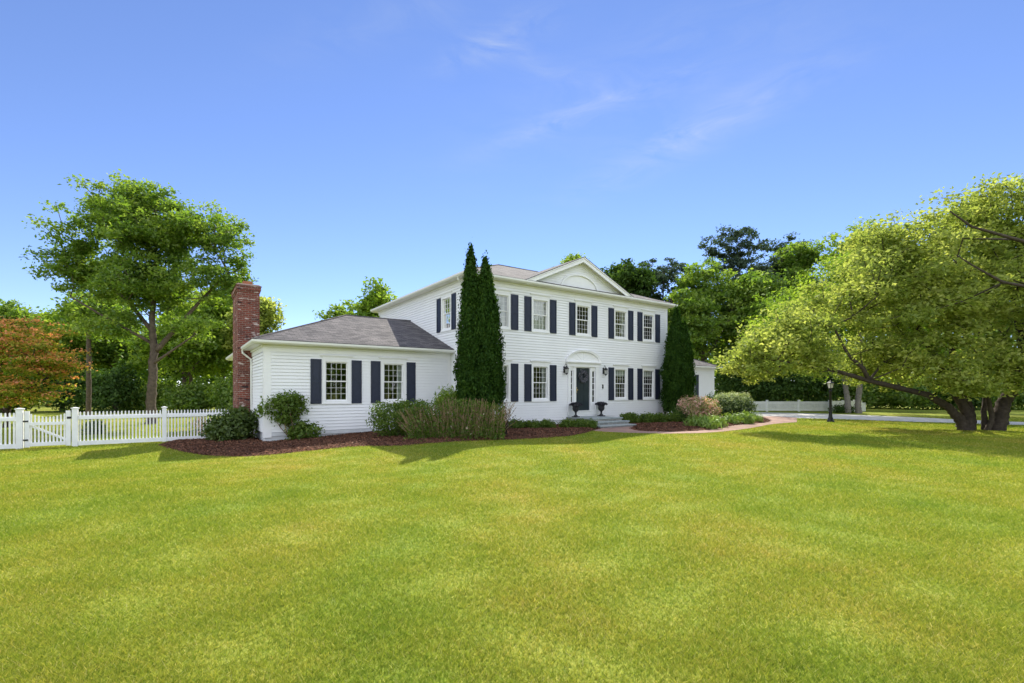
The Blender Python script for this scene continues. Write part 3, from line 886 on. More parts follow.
B = [(cx+1.10*math.cos(math.pi*k/n), zb+.02+.66*math.sin(math.pi*k/n)) for k in range(n+1)]
for k in range(n):
    a, b, c, d = A[k], A[k+1], B[k+1], B[k]
    mb.hexa([(a[0], -.03, a[1]), (b[0], -.03, b[1]), (c[0], -.03, c[1]), (d[0], -.03, d[1]), (a[0], -.12, a[1]), (b[0], -.12, b[1]), (c[0], -.12, c[1]), (d[0], -.12, d[1])])
mb.poly([(p[0], -.055, p[1]) for p in B])
mb.build('pediment_fan', M['trim'], house)

# chimney: stack, corbelled cap, flue
mb = MB(); mb.box(-7.72, -6.95, 4.8, 6.9, -.4, 5.55)
mb.box(-7.745, -6.925, 4.775, 6.925, 5.551, 5.63); mb.box(-7.77, -6.90, 4.75, 6.95, 5.631, 5.80)
ch = mb.build('chimney', M['brick'], house)
mb = MB(); mb.hexa([(-7.80, 4.72, 5.801), (-6.87, 4.72, 5.801), (-6.87, 6.98, 5.801), (-7.80, 6.98, 5.801), (-7.70, 4.85, 5.88), (-6.97, 4.85, 5.88), (-6.97, 6.85, 5.88), (-7.70, 6.85, 5.88)])
mb.build('chimney_cap', M['cap'], ch)
for y in (5.3, 6.3):
    f = MB(); f.box(-7.50, -7.17, y-.18, y+.18, 5.86, 6.04); f.build('flue', M['pot'], ch)
fl = MB(); fl.box(-6.949, -6.90, 4.78, 6.92, 3.45, 3.78); fl.box(-7.3, -6.90, 4.765, 4.798, 3.42, 3.72); fl.build('flashing', M['cap'], ch)

# rooms behind the glass
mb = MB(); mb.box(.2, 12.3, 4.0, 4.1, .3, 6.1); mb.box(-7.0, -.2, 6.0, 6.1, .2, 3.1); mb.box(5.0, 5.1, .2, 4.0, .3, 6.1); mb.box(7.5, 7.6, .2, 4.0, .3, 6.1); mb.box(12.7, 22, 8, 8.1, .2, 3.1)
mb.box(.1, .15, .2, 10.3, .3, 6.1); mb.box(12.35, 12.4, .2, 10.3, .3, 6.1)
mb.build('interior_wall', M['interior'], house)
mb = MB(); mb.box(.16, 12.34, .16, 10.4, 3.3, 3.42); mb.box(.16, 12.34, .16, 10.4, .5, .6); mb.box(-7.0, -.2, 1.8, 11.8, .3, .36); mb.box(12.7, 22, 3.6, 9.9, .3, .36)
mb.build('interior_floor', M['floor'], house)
# lamps with cream shades stand inside the two right-hand ground-floor rooms
for i, x in enumerate((8.72, 10.92)):
    X, Y = L2W(x, .75)
    t = empty('table_lamp', (X, Y, .60), ['cream shaded lamp inside the window next to the front door lantern', 'cream shaded lamp inside the ground floor window nearest the right arborvitae'][i], 'lamp', 0, 'lamps inside the right ground floor windows')
    b = MB(); b.lathe([(.14, 0), (.13, .03), (.02, .06), (.018, .7), (.05, .78), (.07, .88), (.03, 1.0), (.012, 1.04), (.012, 1.1)], n=12); b.build('base', M['black'], t, True)
    s = MB(); s.lathe([(.20, 1.02), (.13, 1.32)], n=20); s.build('lamp_shade', M['lampshade'], t, True)

# wreath on the door
X, Y = L2W(DC, -.01)
w = empty('wreath', (X, Y, 0), 'round dusty grey lavender wreath hanging on the dark front door', 'wreath', ANG)
rg = np.random.default_rng(3)
n = 1500; t = rg.random(n)*6.283; rr_ = .215+.045*rg.normal(size=n)
C = np.stack([rr_*np.cos(t), -.03-.03*np.abs(rg.normal(size=n)), 2.30+rr_*np.sin(t)], 1)
npmesh('sprigs', leafverts(C, .06*(.6+.8*rg.random(n)), 0, .5, rg), 4, LM['wreath'], w, {'rnd': rg.random(n)})
mb = MB(); mb.tube([(.21*math.cos(6.2832*k/24), -.025, 2.30+.21*math.sin(6.2832*k/24)) for k in range(25)], .022, 6); mb.build('hoop', M['twig'], w, True)

# stone steps
sx, sy = L2W(6.2, 0)
st = empty('stone_steps', (sx, sy, 0), 'low grey stone steps with bluestone treads leading to the front door', 'steps', ANG)
mb = MB(); mb.box(-1.02, 1.0, -1.57, -.04, -.1, .335); mb.build('landing_base', M['riser'], st)
mb = MB(); mb.box(-1.06, 1.04, -1.62, -.036, .336, .39); mb.build('landing', M['stone'], st, bevel=.008)
for k, (yy, zt, xr) in enumerate(((-1.97, .25, 1.08), (-2.32, .11, 1.12))):
    mb = MB(); mb.box(-xr, xr-.02, yy+.04, -1.571+.0 if k == 0 else -1.931, -.1, zt-.052); r_ = mb.build('riser', M['riser'], st)
    mb = MB(); mb.box(-xr-.03, xr+.02, yy, (-1.572 if k == 0 else -1.932), zt-.051, zt); mb.build('tread', M['stone'], st, bevel=.008)

# urns on the landing
def make_urn():
    u = empty('urn', (0, 0, 0), 'x', 'urn', 0, 'black urns on the landing')
    b = MB(); b.box(-.15, .15, -.15, .15, 0, .05)
    b.lathe([(.12, .051), (.10, .08), (.05, .12), (.042, .19), (.065, .21), (.045, .23), (.08, .27), (.15, .33), (.175, .42), (.165, .50), (.19, .56), (.235, .60), (.24, .62), (.20, .625), (.17, .57), (.02, .55)], n=24)
    b.build('body', M['urn'], u, True)
    rg = np.random.default_rng(5); n = 700
    d = rg.normal(size=(n, 3)); d /= np.linalg.norm(d, axis=1)[:, None]; d[:, 2] = np.abs(d[:, 2])
    C = d*np.array([.33, .33, .13])*(rg.random(n)**.3)[:, None]+np.array([0, 0, .585])
    npmesh('plant', leafverts(C, .09*(.6+.8*rg.random(n)), .3, .6, rg), 4, LM['urnplant'], u, {'rnd': rg.random(n)})
    return u
u0 = make_urn(); u1 = copy_tree(u0)
for u, x, l in ((u0, 5.40, 'black cast iron urn of dark leaves on the landing, on the door handle side'), (u1, 7.04, 'black cast iron urn of dark leaves on the landing, below the doorbell')):
    X, Y = L2W(x, -.42); u.location = (X, Y, .39); u.scale = (.9, .9, .95); u.rotation_euler[2] = ANG; u['label'] = l
u1.rotation_euler[2] += 1.4

# ------------------------------------------------------------------ fences
def fence_panel(mb, x0, x1, y, z, hbot=.07, htop=1.02, n=None, scal=0.0, board=True, pw=.042, sp=.098):
    n = n or int(round((x1-x0)/sp))
    for k in range(n):
        x = x0+(k+.5)*(x1-x0)/n
        t = (x-x0)/(x1-x0); tp = htop-scal*math.sin(math.pi*t)
        zt = z+tp
        mb.box(x-pw/2, x+pw/2, y-.011, y+.011, z+hbot, zt-.025)
        mb.hexa([(x-pw/2, y-.011, zt-.0249), (x+pw/2, y-.011, zt-.0249), (x+pw/2, y+.011, zt-.0249), (x-pw/2, y+.011, zt-.0249),
                 (x-.006, y-.011, zt), (x+.006, y-.011, zt), (x+.006, y+.011, zt), (x-.006, y+.011, zt)])
def fence_post(p, x, y, z, w, h):
    mb = MB(); mb.box(x-w/2, x+w/2, y-w/2, y+w/2, z-.1, z+h)
    mb.box(x-w/2-.025, x+w/2+.025, y-w/2-.025, y+w/2+.025, z+h+.001, z+h+.03)
    mb.hexa([(x-w/2, y-w/2, z+h+.0305), (x+w/2, y-w/2, z+h+.0305), (x+w/2, y+w/2, z+h+.0305), (x-w/2, y+w/2, z+h+.0305)]+[(x+sx_*.02, y+sy_*.02, z+h+.05) for sx_, sy_ in ((-1, -1), (1, -1), (1, 1), (-1, 1))])
    return mb.build('post', M['fence'], p, bevel=.006)
FY = 4.6
def gl(x, y=FY):
    X, Y = L2W(x, y); return float(gz(X, Y))
fz = -.25
fo = empty('picket_fence', (*L2W(-10, FY), 0), 'white picket fence running from the brick chimney past the gate to the left', 'fence', ANG)
ox = -10.0
for x0, x1 in ((-9.99, -7.74), (-12.40, -10.13), (-16.1, -13.88), (-18.5, -16.24)):
    mb = MB(); fence_panel(mb, x0-ox, x1-ox, 0, fz, .07, 1.16)
    mb.box(x0-ox, x1-ox, .012, .05, fz+.93, fz+1.03); mb.box(x0-ox, x1-ox, -.05, -.0115, fz+.90, fz+1.0)
    mb.box(x0-ox, x1-ox, -.055, -.0115, fz+.03, fz+.17); mb.box(x0-ox, x1-ox, .0115, .05, fz+.03, fz+.15)
    mb.build('picket_panel', M['fence'], fo)
for x, w, h in ((-10.06, .13, 1.24), (-12.48, .15, 1.26), (-13.80, .16, 1.26), (-16.17, .13, 1.24)):
    fence_post(fo, x-ox, 0, fz, w, h)
go = empty('garden_gate', (*L2W(-13.14, FY), 0), 'white picket gate with a dipped top and diagonal brace between two posts', 'gate', ANG)
mb = MB(); g0, g1 = -.55, .55
fence_panel(mb, g0+.11, g1-.11, 0, fz, .10, 1.13, 10, .12); mb.build('pickets', M['fence'], go)
mb = MB(); mb.box(g0, g0+.12, -.03, .03, fz+.04, fz+1.20); mb.box(g1-.12, g1, -.03, .03, fz+.04, fz+1.20)
mb.box(g0+.12, g1-.12, -.045, -.0115, fz+.74, fz+.84); mb.box(g0+.12, g1-.12, -.045, -.0115, fz+.07, fz+.19); mb.build('gate_frame', M['fence'], go)
mb = MB(); mb.hexa([(g0+.12, .012, fz+.70), (g0+.12, .045, fz+.70), (g1-.12, .045, fz+.20), (g1-.12, .012, fz+.20), (g0+.12, .012, fz+.78), (g0+.12, .045, fz+.78), (g1-.12, .045, fz+.28), (g1-.12, .012, fz+.28)])
mb.build('brace', M['fence'], go)
for z in (.25, .85):
    mb = MB(); mb.box(g0-.06, g0+.09, -.042, -.031, fz+z, fz+z+.05); mb.build('hinge', M['black'], go)
mb = MB(); mb.box(g1-.09, g1+.03, -.044, -.031, fz+.93, fz+1.0); mb.tube([(g1-.03, -.044, fz+.965), (g1-.03, -.08, fz+.965)], .012, 6); mb.build('latch', M['black'], go)

# picket fence far across the driveway
FX0 = at(738, 37.6)[0]
ff = empty('picket_fence', (at(767, 37.5)[0], 37.5, 0), 'distant weathered picket fence across the driveway, behind the lamp post', 'fence', R(-3))
posts = [-2.4, 0, 2.42, 4.75]
for a, b in zip(posts[:-1], posts[1:]):
    mb = MB(); fence_panel(mb, a+.07, b-.07, 0, 0, .05, .80, None, .0, pw=.062, sp=.085); mb.box(a+.07, b-.07, .012, .05, .62, .70); mb.box(a+.07, b-.07, .012, .05, .12, .2)
    mb.build('picket_panel', M['fence'], ff)
for x in posts: fence_post(ff, x, 0, 0, .13, .86)
bo = empty('board_fence', (at(831, 36.8)[0], 36.8, 0), 'solid white board fence section behind the pale twin trunks', 'fence', R(3))
for k in range(3):
    mb = MB(); x = .05+k*.92
    for q in range(6): mb.box(x+q*.148, x+q*.148+.142, -.012+.003*(q % 2), .012+.003*(q % 2), .04, .84-(.12*q if k == 2 and q > 3 else 0)*.4)
    mb.box(x, x+.89, .0165, .05, .62, .70); mb.build('board_panel', M['fence'], bo)
for x in (0, .93, 1.85): fence_post(bo, x, 0, 0, .09, .86)

# ------------------------------------------------------------------ lamp post
lx, ly = at(830.5, 24.8)
lp = empty('lamp_post', (lx, ly, 0), 'black lamp post with a glazed lantern on the right lawn', 'lamp post')
mb = MB(); mb.lathe([(.17, -.05), (.17, .06), (.13, .10), (.12, .2), (.095, .24), (.075, .45), (.062, .6), (.058, 1.55), (.075, 1.58), (.075, 1.62), (.05, 1.64), (.045, 1.70)], n=14)
mb.build('post', M['black'], lp, True)
la = MB(); la.lathe([(.05, 1.70), (.11, 1.73), (.12, 1.75), (.03, 1.755)], n=6)
la.lathe([(.19, 1.995), (.20, 2.01), (.10, 2.09), (.06, 2.10), (.05, 2.13), (.012, 2.15), (.02, 2.18), (.004, 2.23)], n=6)
for q in range(6):
    t = math.pi*q/3; la.tube([(.115*math.cos(t), .115*math.sin(t), 1.745), (.175*math.cos(t), .175*math.sin(t), 2.0)], .011, 4)
lo = la.build('lantern', M['black'], lp)
g = MB(); g.lathe([(.105, 1.756), (.160, 1.994)], n=6); g.build('lantern_glass', M['lampglass'], lo)
g = MB(); g.lathe([(.03, 1.756), (.03, 1.86), (.012, 1.90), (.002, 1.93)], n=8); g.build('candle_bulb', M['curtain'], lo)

# ------------------------------------------------------------------ ground, beds, paths
def poly_in(X, Y, poly):
    inside = np.zeros(X.shape, bool); n = len(poly); j = n-1
    for i in range(n):
        xi, yi = poly[i]; xj, yj = poly[j]
        c = ((yi > Y) != (yj > Y)) & (X < (xj-xi)*(Y-yi)/(yj-yi+1e-12)+xi)
        inside ^= c; j = i
    return inside
def edge_dist(X, Y, poly):
    d = np.full(X.shape, 1e9); n = len(poly)
    for i in range(n):
        a = np.array(poly[i]); b = np.array(poly[(i+1) % n]); ab = b-a; L2 = (ab**2).sum()+1e-9
        t = np.clip(((X-a[0])*ab[0]+(Y-a[1])*ab[1])/L2, 0, 1)
        d = np.minimum(d, np.hypot(X-a[0]-t*ab[0], Y-a[1]-t*ab[1]))
    return d
def smooth_line(pts, it=2):
    for _ in range(it):
        q = [pts[0]]
        for a, b in zip(pts[:-1], pts[1:]):
            q += [(a[0]*.75+b[0]*.25, a[1]*.75+b[1]*.25), (a[0]*.25+b[0]*.75, a[1]*.25+b[1]*.75)]
        q.append(pts[-1]); pts = q
    return pts

edgeL = [gnd(px, py, z) for px, py, z in ((158, 445.2, -.25), (166, 447.5, -.25), (185, 452.5, -.24), (215, 455.5, -.22), (238, 455.5, -.2), (265, 453.6, -.17), (300, 449.6, -.12), (340, 445.4, -.07), (368, 443.6, -.03), (392, 444.0, 0), (425, 442.8, 0), (470, 440.8, 0), (505, 440.2, 0), (540, 438.4, 0), (568, 436.6, 0), (584, 433.8, 0), (592, 431.2, 0))]
bedL = smooth_line(edgeL) + [L2W(5.12, -2.3), L2W(5.12, .05), L2W(.02, .05), L2W(.02, 1.6), L2W(-7.15, 1.6), L2W(-7.15, 4.55), L2W(-9.9, 4.5)]
edgeR = [gnd(px, py) for px, py in ((631, 428.5), (633, 430.3), (645, 431.6), (672, 432.2), (700, 431.2), (722, 428.4), (733, 425.6), (748, 424.2), (764, 423.0), (772, 421.4), (766, 418.2), (757, 416.4))]
bedR = smooth_line(edgeR) + [L2W(16.5, 2.2), L2W(12.5, 3.3), L2W(12.45, .05), L2W(7.35, .05), L2W(7.35, -2.2)]
walk = smooth_line([gnd(px, py) for px, py in ((590, 430.6), (605, 432.2), (640, 433.5), (672, 434.0), (705, 433.4), (732, 431.0), (752, 428.4), (768, 425.0), (783, 423.3), (797, 422.4))]) + \
       [gnd(797, 417.9), gnd(780, 416.6), gnd(764, 416.4), gnd(760, 419)] + [L2W(12.6, -2.2), L2W(7.3, -1.9), L2W(5.0, -2.0)]
drive = smooth_line([gnd(px, py) for px, py in ((690, 417.0), (745, 417.4), (800, 418.2), (850, 419.4), (896, 421.3), (960, 423.4), (1024, 425.2), (1120, 428), (1300, 433))]) + \
        smooth_line([gnd(px, py) for px, py in ((1300, 428.5), (1120, 424.5), (1024, 422.3), (960, 419.8), (930, 418.0), (896, 416.5), (850, 414.6), (800, 413.0), (745, 412.2), (690, 411.8))])
foot = [L2W(*p) for p in ((-7.2, 1.57), (0, 1.57), (0, 0), (12.5, 0), (12.5, 3.4), (22.3, 3.4), (22.3, 10.3), (12.5, 10.3), (12.5, 10.6), (0, 10.6), (0, 12), (-7.2, 12))]

def axis(lo, hi, step, far):
    a = list(np.arange(lo, hi+1e-6, step)); s = step; p = a[-1]
    while p < far: s *= 1.5; p += s; a.append(p)
    s = step; q = a[0]; b = []
    while q > -far: s *= 1.5; q -= s; b.append(q)
    return np.array(b[::-1]+a)
xs = axis(-40, 45, 1.0, 1500); ys = axis(-6, 60, 1.0, 1500)
GX, GY = np.meshgrid(xs, ys); GZ = gz(GX, GY)
mb = MB(); mb.v = [tuple(p) for p in np.stack([GX.ravel(), GY.ravel(), GZ.ravel()], 1)]
nx_ = len(xs)
for j in range(len(ys)-1):
    for i in range(nx_-1):
        k = j*nx_+i; mb.f.append((k, k+1, k+1+nx_, k+nx_))
gobj = mb.build('lawn', M['lawn'], None, True, False); tag(gobj, 'wide mown yellow green lawn', 'lawn', kind='structure')

def flat(name, poly, z, mat, label, cat):
    bm = bmesh.new(); vs = [bm.verts.new((x, y, z)) for x, y in poly]
    bm.faces.new(vs); bmesh.ops.triangulate(bm, faces=bm.faces)
    mb = MB(); mb.v = [tuple(v.co) for v in bm.verts]; bm.verts.index_update(); mb.f = [tuple(v.index for v in f.verts) for f in bm.faces]; bm.free()
    o = mb.build(name, mat, None, False, False)
    for p in o.data.polygons:
        if p.normal.z < 0: p.flip()
    return tag(o, label, cat, kind='structure')
flat('driveway', drive, .006, M['asphalt'], 'pale driveway crossing behind the lamp post', 'driveway')
flat('path', walk, .014, M['walk'], 'curved brick path from the steps to the driveway', 'path')

def bed(poly, label, seed):
    rg = np.random.default_rng(seed)
    P = np.array(poly); st_ = .09
    xs = np.arange(P[:, 0].min()-.1, P[:, 0].max()+.1, st_); ys = np.arange(P[:, 1].min()-.1, P[:, 1].max()+.1, st_)
    X, Y = np.meshgrid(xs, ys)
    X = X+rg.normal(size=X.shape)*.018; Y = Y+rg.normal(size=X.shape)*.018
    ins = poly_in(X, Y, poly); d = edge_dist(X, Y, poly)
    sd = np.where(ins, d, -d)
    Z = gz(X, Y)+np.where(sd > 0, .02+.075*sst(sd/.35), .02+sd*.6)+rg.normal(size=X.shape)*.012*(sd > 0)
    mb = MB(); mb.v = [tuple(p) for p in np.stack([X.ravel(), Y.ravel(), Z.ravel()], 1)]
    n = len(xs); ok = sd > -.10
    for j in range(len(ys)-1):
        for i in range(n-1):
            if ok[j, i] and ok[j, i+1] and ok[j+1, i] and ok[j+1, i+1]:
                k = j*n+i; mb.f.append((k, k+1, k+1+n, k+n))
    o = mb.build('mulch_bed', M['mulch'], None, True, False); tag(o, label, 'mulch bed', kind='structure')
    # loose chips lying on the bed
    m = 26000
    x = P[:, 0].min()+np.ptp(P[:, 0])*rg.random(m); y = P[:, 1].min()+np.ptp(P[:, 1])*rg.random(m)
    d = edge_dist(x, y, poly); k = poly_in(x, y, poly) | ((d < .10) & (rg.random(m) < .3))
    x, y, d = x[k], y[k], d[k]
    C = np.stack([x, y, gz(x, y)+.03+.075*sst(d/.35)*poly_in(x, y, poly)], 1)
    return C, rg
chips = []
for pl, lb, sd in ((bedL, 'reddish brown bark mulch bed in front of the left wing', 1), (bedR, 'reddish brown bark mulch bed right of the stone steps', 2)):
    C, rg = bed(pl, lb, sd); chips.append(C)
C = np.concatenate(chips); n = len(C)
o = npmesh('mulch_chips', leafverts(C, .07*(.5+.9*rng.random(n)), 1.3, .4, rng), 4, LM['mulch'], None, {'rnd': rng.random(n)})
tag(o, 'loose bark chips scattered over the mulch beds', 'mulch', kind='stuff')

# grass blades, thick near the lens, thinning out with distance
def grass():
    rg = np.random.default_rng(11)
    n = 1800000
    u = rg.random(n); d0, d1, p = 2.0, 30.0, -.55          # density falls with distance
    q = p+1
    Y = (d0**q+(d1**q-d0**q)*u)**(1/q)
    X = (rg.random(n)*2-1)*(Y*1.10+.6)
    m = n//5; Y[:m] = 2+26*rg.random(m)                       # thinning out to both sides
    X[:m] = np.sign(rg.random(m)-.5)*(Y[:m]*1.10+.4+rg.exponential(3.5, m))
    # keep a tufted look
    t = np.sin(X*3.1+np.sin(Y*2.3)*1.3)*np.sin(Y*3.7+np.sin(X*1.9))+.6*rg.normal(size=n)
    keep = (t > -1.1) & (rg.random(n) < np.clip((31-Y)/9, 0, 1))
    for pl in (bedL, bedR, walk, drive, foot): keep &= ~poly_in(X, Y, pl)
    X, Y, t = X[keep], Y[keep], t[keep]; n = len(X)
    Z = gz(X, Y)
    h = (.019+.019*rg.random(n)+.007*t)*(1+.01*Y); h = np.clip(h, .015, .075)
    tall = rg.random(n) < .006; h[tall] *= 1.5
    w = (.0026+.00080*Y)*(.7+.6*rg.random(n))
    th = rg.random(n)*6.283; ln = h*(.45+1.15*rg.random(n)); la = rg.random(n)*6.283
    bx, by = np.cos(th)*w/2, np.sin(th)*w/2
    tip = np.stack([X+np.cos(la)*ln, Y+np.sin(la)*ln, Z+h], 1)
    V = np.stack([np.stack([X-bx, Y-by, Z-.004], 1), np.stack([X+bx, Y+by, Z-.004], 1), tip], 1).reshape(-1, 3)
    o = npmesh('grass', V, 3, M['grass'], None, {'rnd': rg.random(n)})
    tag(o, 'short mown grass blades covering the front lawn', 'grass', kind='stuff')
grass()

# ------------------------------------------------------------------ planting at the house
arbp = [(0, .3), (.12, .48), (.25, .56), (.45, .52), (.65, .42), (.80, .30), (.92, .15), (1, .02)]
arborvitae('tallest narrow arborvitae at the left front corner of the house', (-1.59, 18.56), 7.16, [(a, b*.92) for a, b in arbp], 26000, 21, z0=.9)
arborvitae('slightly shorter arborvitae leaning on the tallest one, nearer the front windows', (-1.00, 18.55), 6.72, [(a, b*1.15) for a, b in arbp], 26000, 22, (-.03, 0), 3, z0=1.05)
ax, ay = at(676.5, 25.5)
arborvitae('dark arborvitae against the right front corner of the house', (ax, ay), 5.98, [(0, .35), (.1, .62), (.3, .70), (.55, .60), (.75, .42), (.9, .2), (1, .02)], 26000, 23, (0.0, 0), 3, z0=.62)
ax, ay = at(685.5, 25.8)
arborvitae('shorter arborvitae behind the pink flowering shrub, right of its taller twin', (ax, ay), 5.35, [(0, .3), (.1, .42), (.3, .46), (.55, .42), (.75, .32), (.9, .16), (1, .02)], 20000, 24, (-.08, 0), 2, z0=.62)

def E(cx, cy, cz, rx, ry, rz): return ((cx, cy, cz), (rx, ry, rz))
p = gnd(233, 441, -.22)
shrub('rhododendron_shrub', 'dark rounded shrub at the foot of the brick chimney', (p[0], p[1]), [E(0, .1, .55, .88, .8, .62), E(-.45, 0, .35, .45, .5, .4), E(.3, 0, .75, .45, .5, .45)], 5200, .13, LM['shrub'], 31, up=.5, clump=8, cr=.09)
p = gnd(296, 440, -.12)
shrub('pruned_holly', 'open pruned shrub with a raised leafy head in front of the wing corner', (p[0], p[1]), [E(-.45, .1, 1.20, .80, .60, .42), E(-.30, 0, 1.48, .50, .45, .22), E(-.95, .1, 1.12, .32, .4, .26), E(-.35, 0, .85, .45, .4, .2), E(.30, .1, .30, .55, .40, .32), E(.1, .1, .4, .25, .3, .25)], 6400, .105, LM['box'], 32, stems=10, clump=8, cr=.085, bark='twig')
p = gnd(395, 437.5)
shrub('yew_shrub', 'rounded clipped yew under the right window of the left wing', (p[0], p[1]+.3), [E(0, 0, .68, .95, .85, .62), E(.5, .1, .75, .7, .7, .6)], 11000, .075, LM['box'], 33, clump=10, cr=.06, stems=5)
# the wide twiggy bush
p = gnd(457, 440)
bb = empty('butterfly_bush', (p[0], p[1]+.55, 0), 'wide twiggy bush of tan upright stems in front of the left arborvitae', 'shrub')
rg = np.random.default_rng(44); mb = MB()
for k in range(480):
    bx, by = rg.uniform(-1.55, 1.45), rg.uniform(-.5, .5)
    hh = rg.uniform(.6, 1.42)*(1-.13*abs(bx)**1.5/2-.12*(bx < -.5)); lx_ = bx*.2+rg.normal()*.17-.05; ly_ = rg.normal()*.10-.03
    m1 = (bx+lx_*.35, by+ly_*.3, hh*.5)
    mb.tube([(bx, by, -.02), m1, (bx+lx_+rg.normal()*.04, by+ly_, hh)], [.014, .012, .006], 4, cap=False)
mb.build('stems', M['twig'], bb, False, False)
n = 15000
bx = rg.uniform(-1.65, 1.55, n); by = rg.normal(size=n)*.42; zz = np.abs(rg.normal(size=n))*.40*(1-.2*np.abs(bx)/1.6)+.03
zz = np.where(rg.random(n) < .24, rg.uniform(.5, 1.35, n)*(1-.1*np.abs(bx)), zz)
npmesh('foliage', leafverts(np.stack([bx, by, zz], 1), .085*(.6+.8*rg.random(n)), .5, .42, rg), 4, LM['box'], bb, {'rnd': rg.random(n)*.8})
n = 16
npmesh('blossoms', leafverts(np.stack([rg.uniform(-1.5, 1.4, n), rg.uniform(-.65, -.3, n), rg.uniform(.15, .9, n)], 1), .10*(.7+.5*rg.random(n)), .2, .8, rg), 4, LM['pink'], bb, {'rnd': .9+.1*rg.random(n)})
p = gnd(455, 428)
shrub('leafy_perennial', 'bright green spiky plant rising behind the twiggy bush', (p[0], p[1]-1.6), [E(0, 0, 1.15, .55, .4, .45)], 2600, .15, LM['fresh'], 45, clump=8, asp=.25, vert=.8, cr=.12)
p = gnd(509, 432)
shrub('sparse_rose', 'sparse reddish stemmed bush at the right end of the twiggy bush', (p[0]-.15, p[1]-2.0), [E(0, 0, .65, .35, .35, .55)], 260, .07, LM['urnplant'], 46, stems=16, clump=4, cr=.1)

# low boxwood hedges, each plant its own
hl = smooth_line([(1.6, -.75), (2.5, -1.15), (3.6, -1.75), (4.55, -2.15)], 2)
hl_pts = [hl[int(k*(len(hl)-1)/6)] for k in range(7)]
ordn = ['first', 'second', 'third', 'fourth', 'fifth', 'sixth', 'seventh', 'eighth']
for i, (x, y) in enumerate(hl_pts):
    shrub('boxwood', f'low boxwood left of the stone steps, {ordn[6-i]} plant counting away from the steps', L2W(x, y), [E(0, 0, .19, .36, .32, .18)], 2000, .07, LM['box'], 60+i, 'low boxwoods along the house front', clump=8, cr=.05, stems=3)
hr = smooth_line([(7.85, -1.35), (9.0, -1.75), (10.3, -2.05), (11.4, -2.1)], 2)
hr_pts = [hr[int(k*(len(hr)-1)/6)] for k in range(7)]
for i, (x, y) in enumerate(hr_pts):
    shrub('boxwood', f'low boxwood right of the stone steps, {ordn[i]} plant counting away from the steps', L2W(x, y), [E(0, 0, .28, .40, .36, .24)], 2000, .075, LM['box'], 70+i, 'low boxwoods along the house front', clump=8, cr=.05, stems=3)

p = gnd(703, 424)
shrub('azalea', 'pink flowering shrub beside the right arborvitae', (p[0], p[1]+.7), [E(0, 0, .75, 1.02, .8, .62), E(.5, 0, .6, .6, .6, .5), E(-.5, 0, .7, .5, .5, .45)], 9000, .085, LM['pink'], 80, clump=8, cr=.07)
p = gnd(738, 421)
shrub('clipped_boxwood', 'large clipped block shaped boxwood with pale tips and painted sunlit top near the driveway', (p[0], p[1]+.6), [E(0, 0, .80, 1.1, .9, .80), E(-.6, -.1, .8, .6, .7, .72), E(.6, 0, .75, .55, .7, .72)], 14000, .075, LM['tips_lit_top'], 81, clump=10, cr=.05, tips=1.1, flat_top=1.48)
p = at(714, 30)
shrub('yew_shrub', 'dark low shrub under the right wing wall', (p[0], p[1]), [E(0, 0, .75, .75, .7, .70), E(.8, 0, .7, .6, .6, .62)], 4200, .10, LM['dark'], 82, clump=8)
for i, (px, py, s, lab) in enumerate(((694, 428, .9, 'light green clump at the foot of the pink shrub, nearest the house'), (708, 429, 1.1, 'light green grassy clump in front of the pink shrub'), (718, 427.5, .8, 'pale silvery clump at the right foot of the pink shrub'), (731, 424.5, .9, 'light green clump in front of the clipped boxwood, on its left'), (746, 424, 1.0, 'light green clump in front of the clipped boxwood, in the middle'), (755, 422.5, .8, 'light green clump at the right end of the mulch bed'))):
    p = gnd(px, py)
    shrub('daylily_clump', lab, p, [E(0, 0, .24*s, .38*s, .36*s, .26*s)], 800, .20*s, LM['peren'], 85+i, 'light green perennial clumps in the right bed', clump=8, asp=.16, vert=.7, cr=.09, stems=2, cat='plant')
p = gnd(684, 424)
shrub('barberry', 'small dark purplish shrub under the right arborvitae', (p[0], p[1]+.5), [E(0, 0, .4, .5, .45, .38)], 1300, .07, LM['dark'], 95, clump=6, stems=8)
p = at(842, 35.0)
shrub('juniper', 'low dark bush at the foot of the pale twin trunks', p, [E(0, 0, .25, .9, .6, .28)], 1500, .12, LM['dark'], 96, clump=8)
p = gnd(205, 434, -.25)
shrub('rose_bush', 'small pale flowering bush seen through the fence beside the chimney', p, [E(0, 0, .35, .55, .45, .35)], 900, .10, LM['pink'], 97, clump=6)
p = gnd(92, 434.5, -.25)
shrub('barberry', 'small dark bush seen through the fence right of the gate', p, [E(0, 0, .28, .5, .4, .3)], 900, .10, LM['dark'], 98, clump=6)

# ------------------------------------------------------------------ trees
def T(*a): return [((x, y, z), r) for x, y, z, r in a]
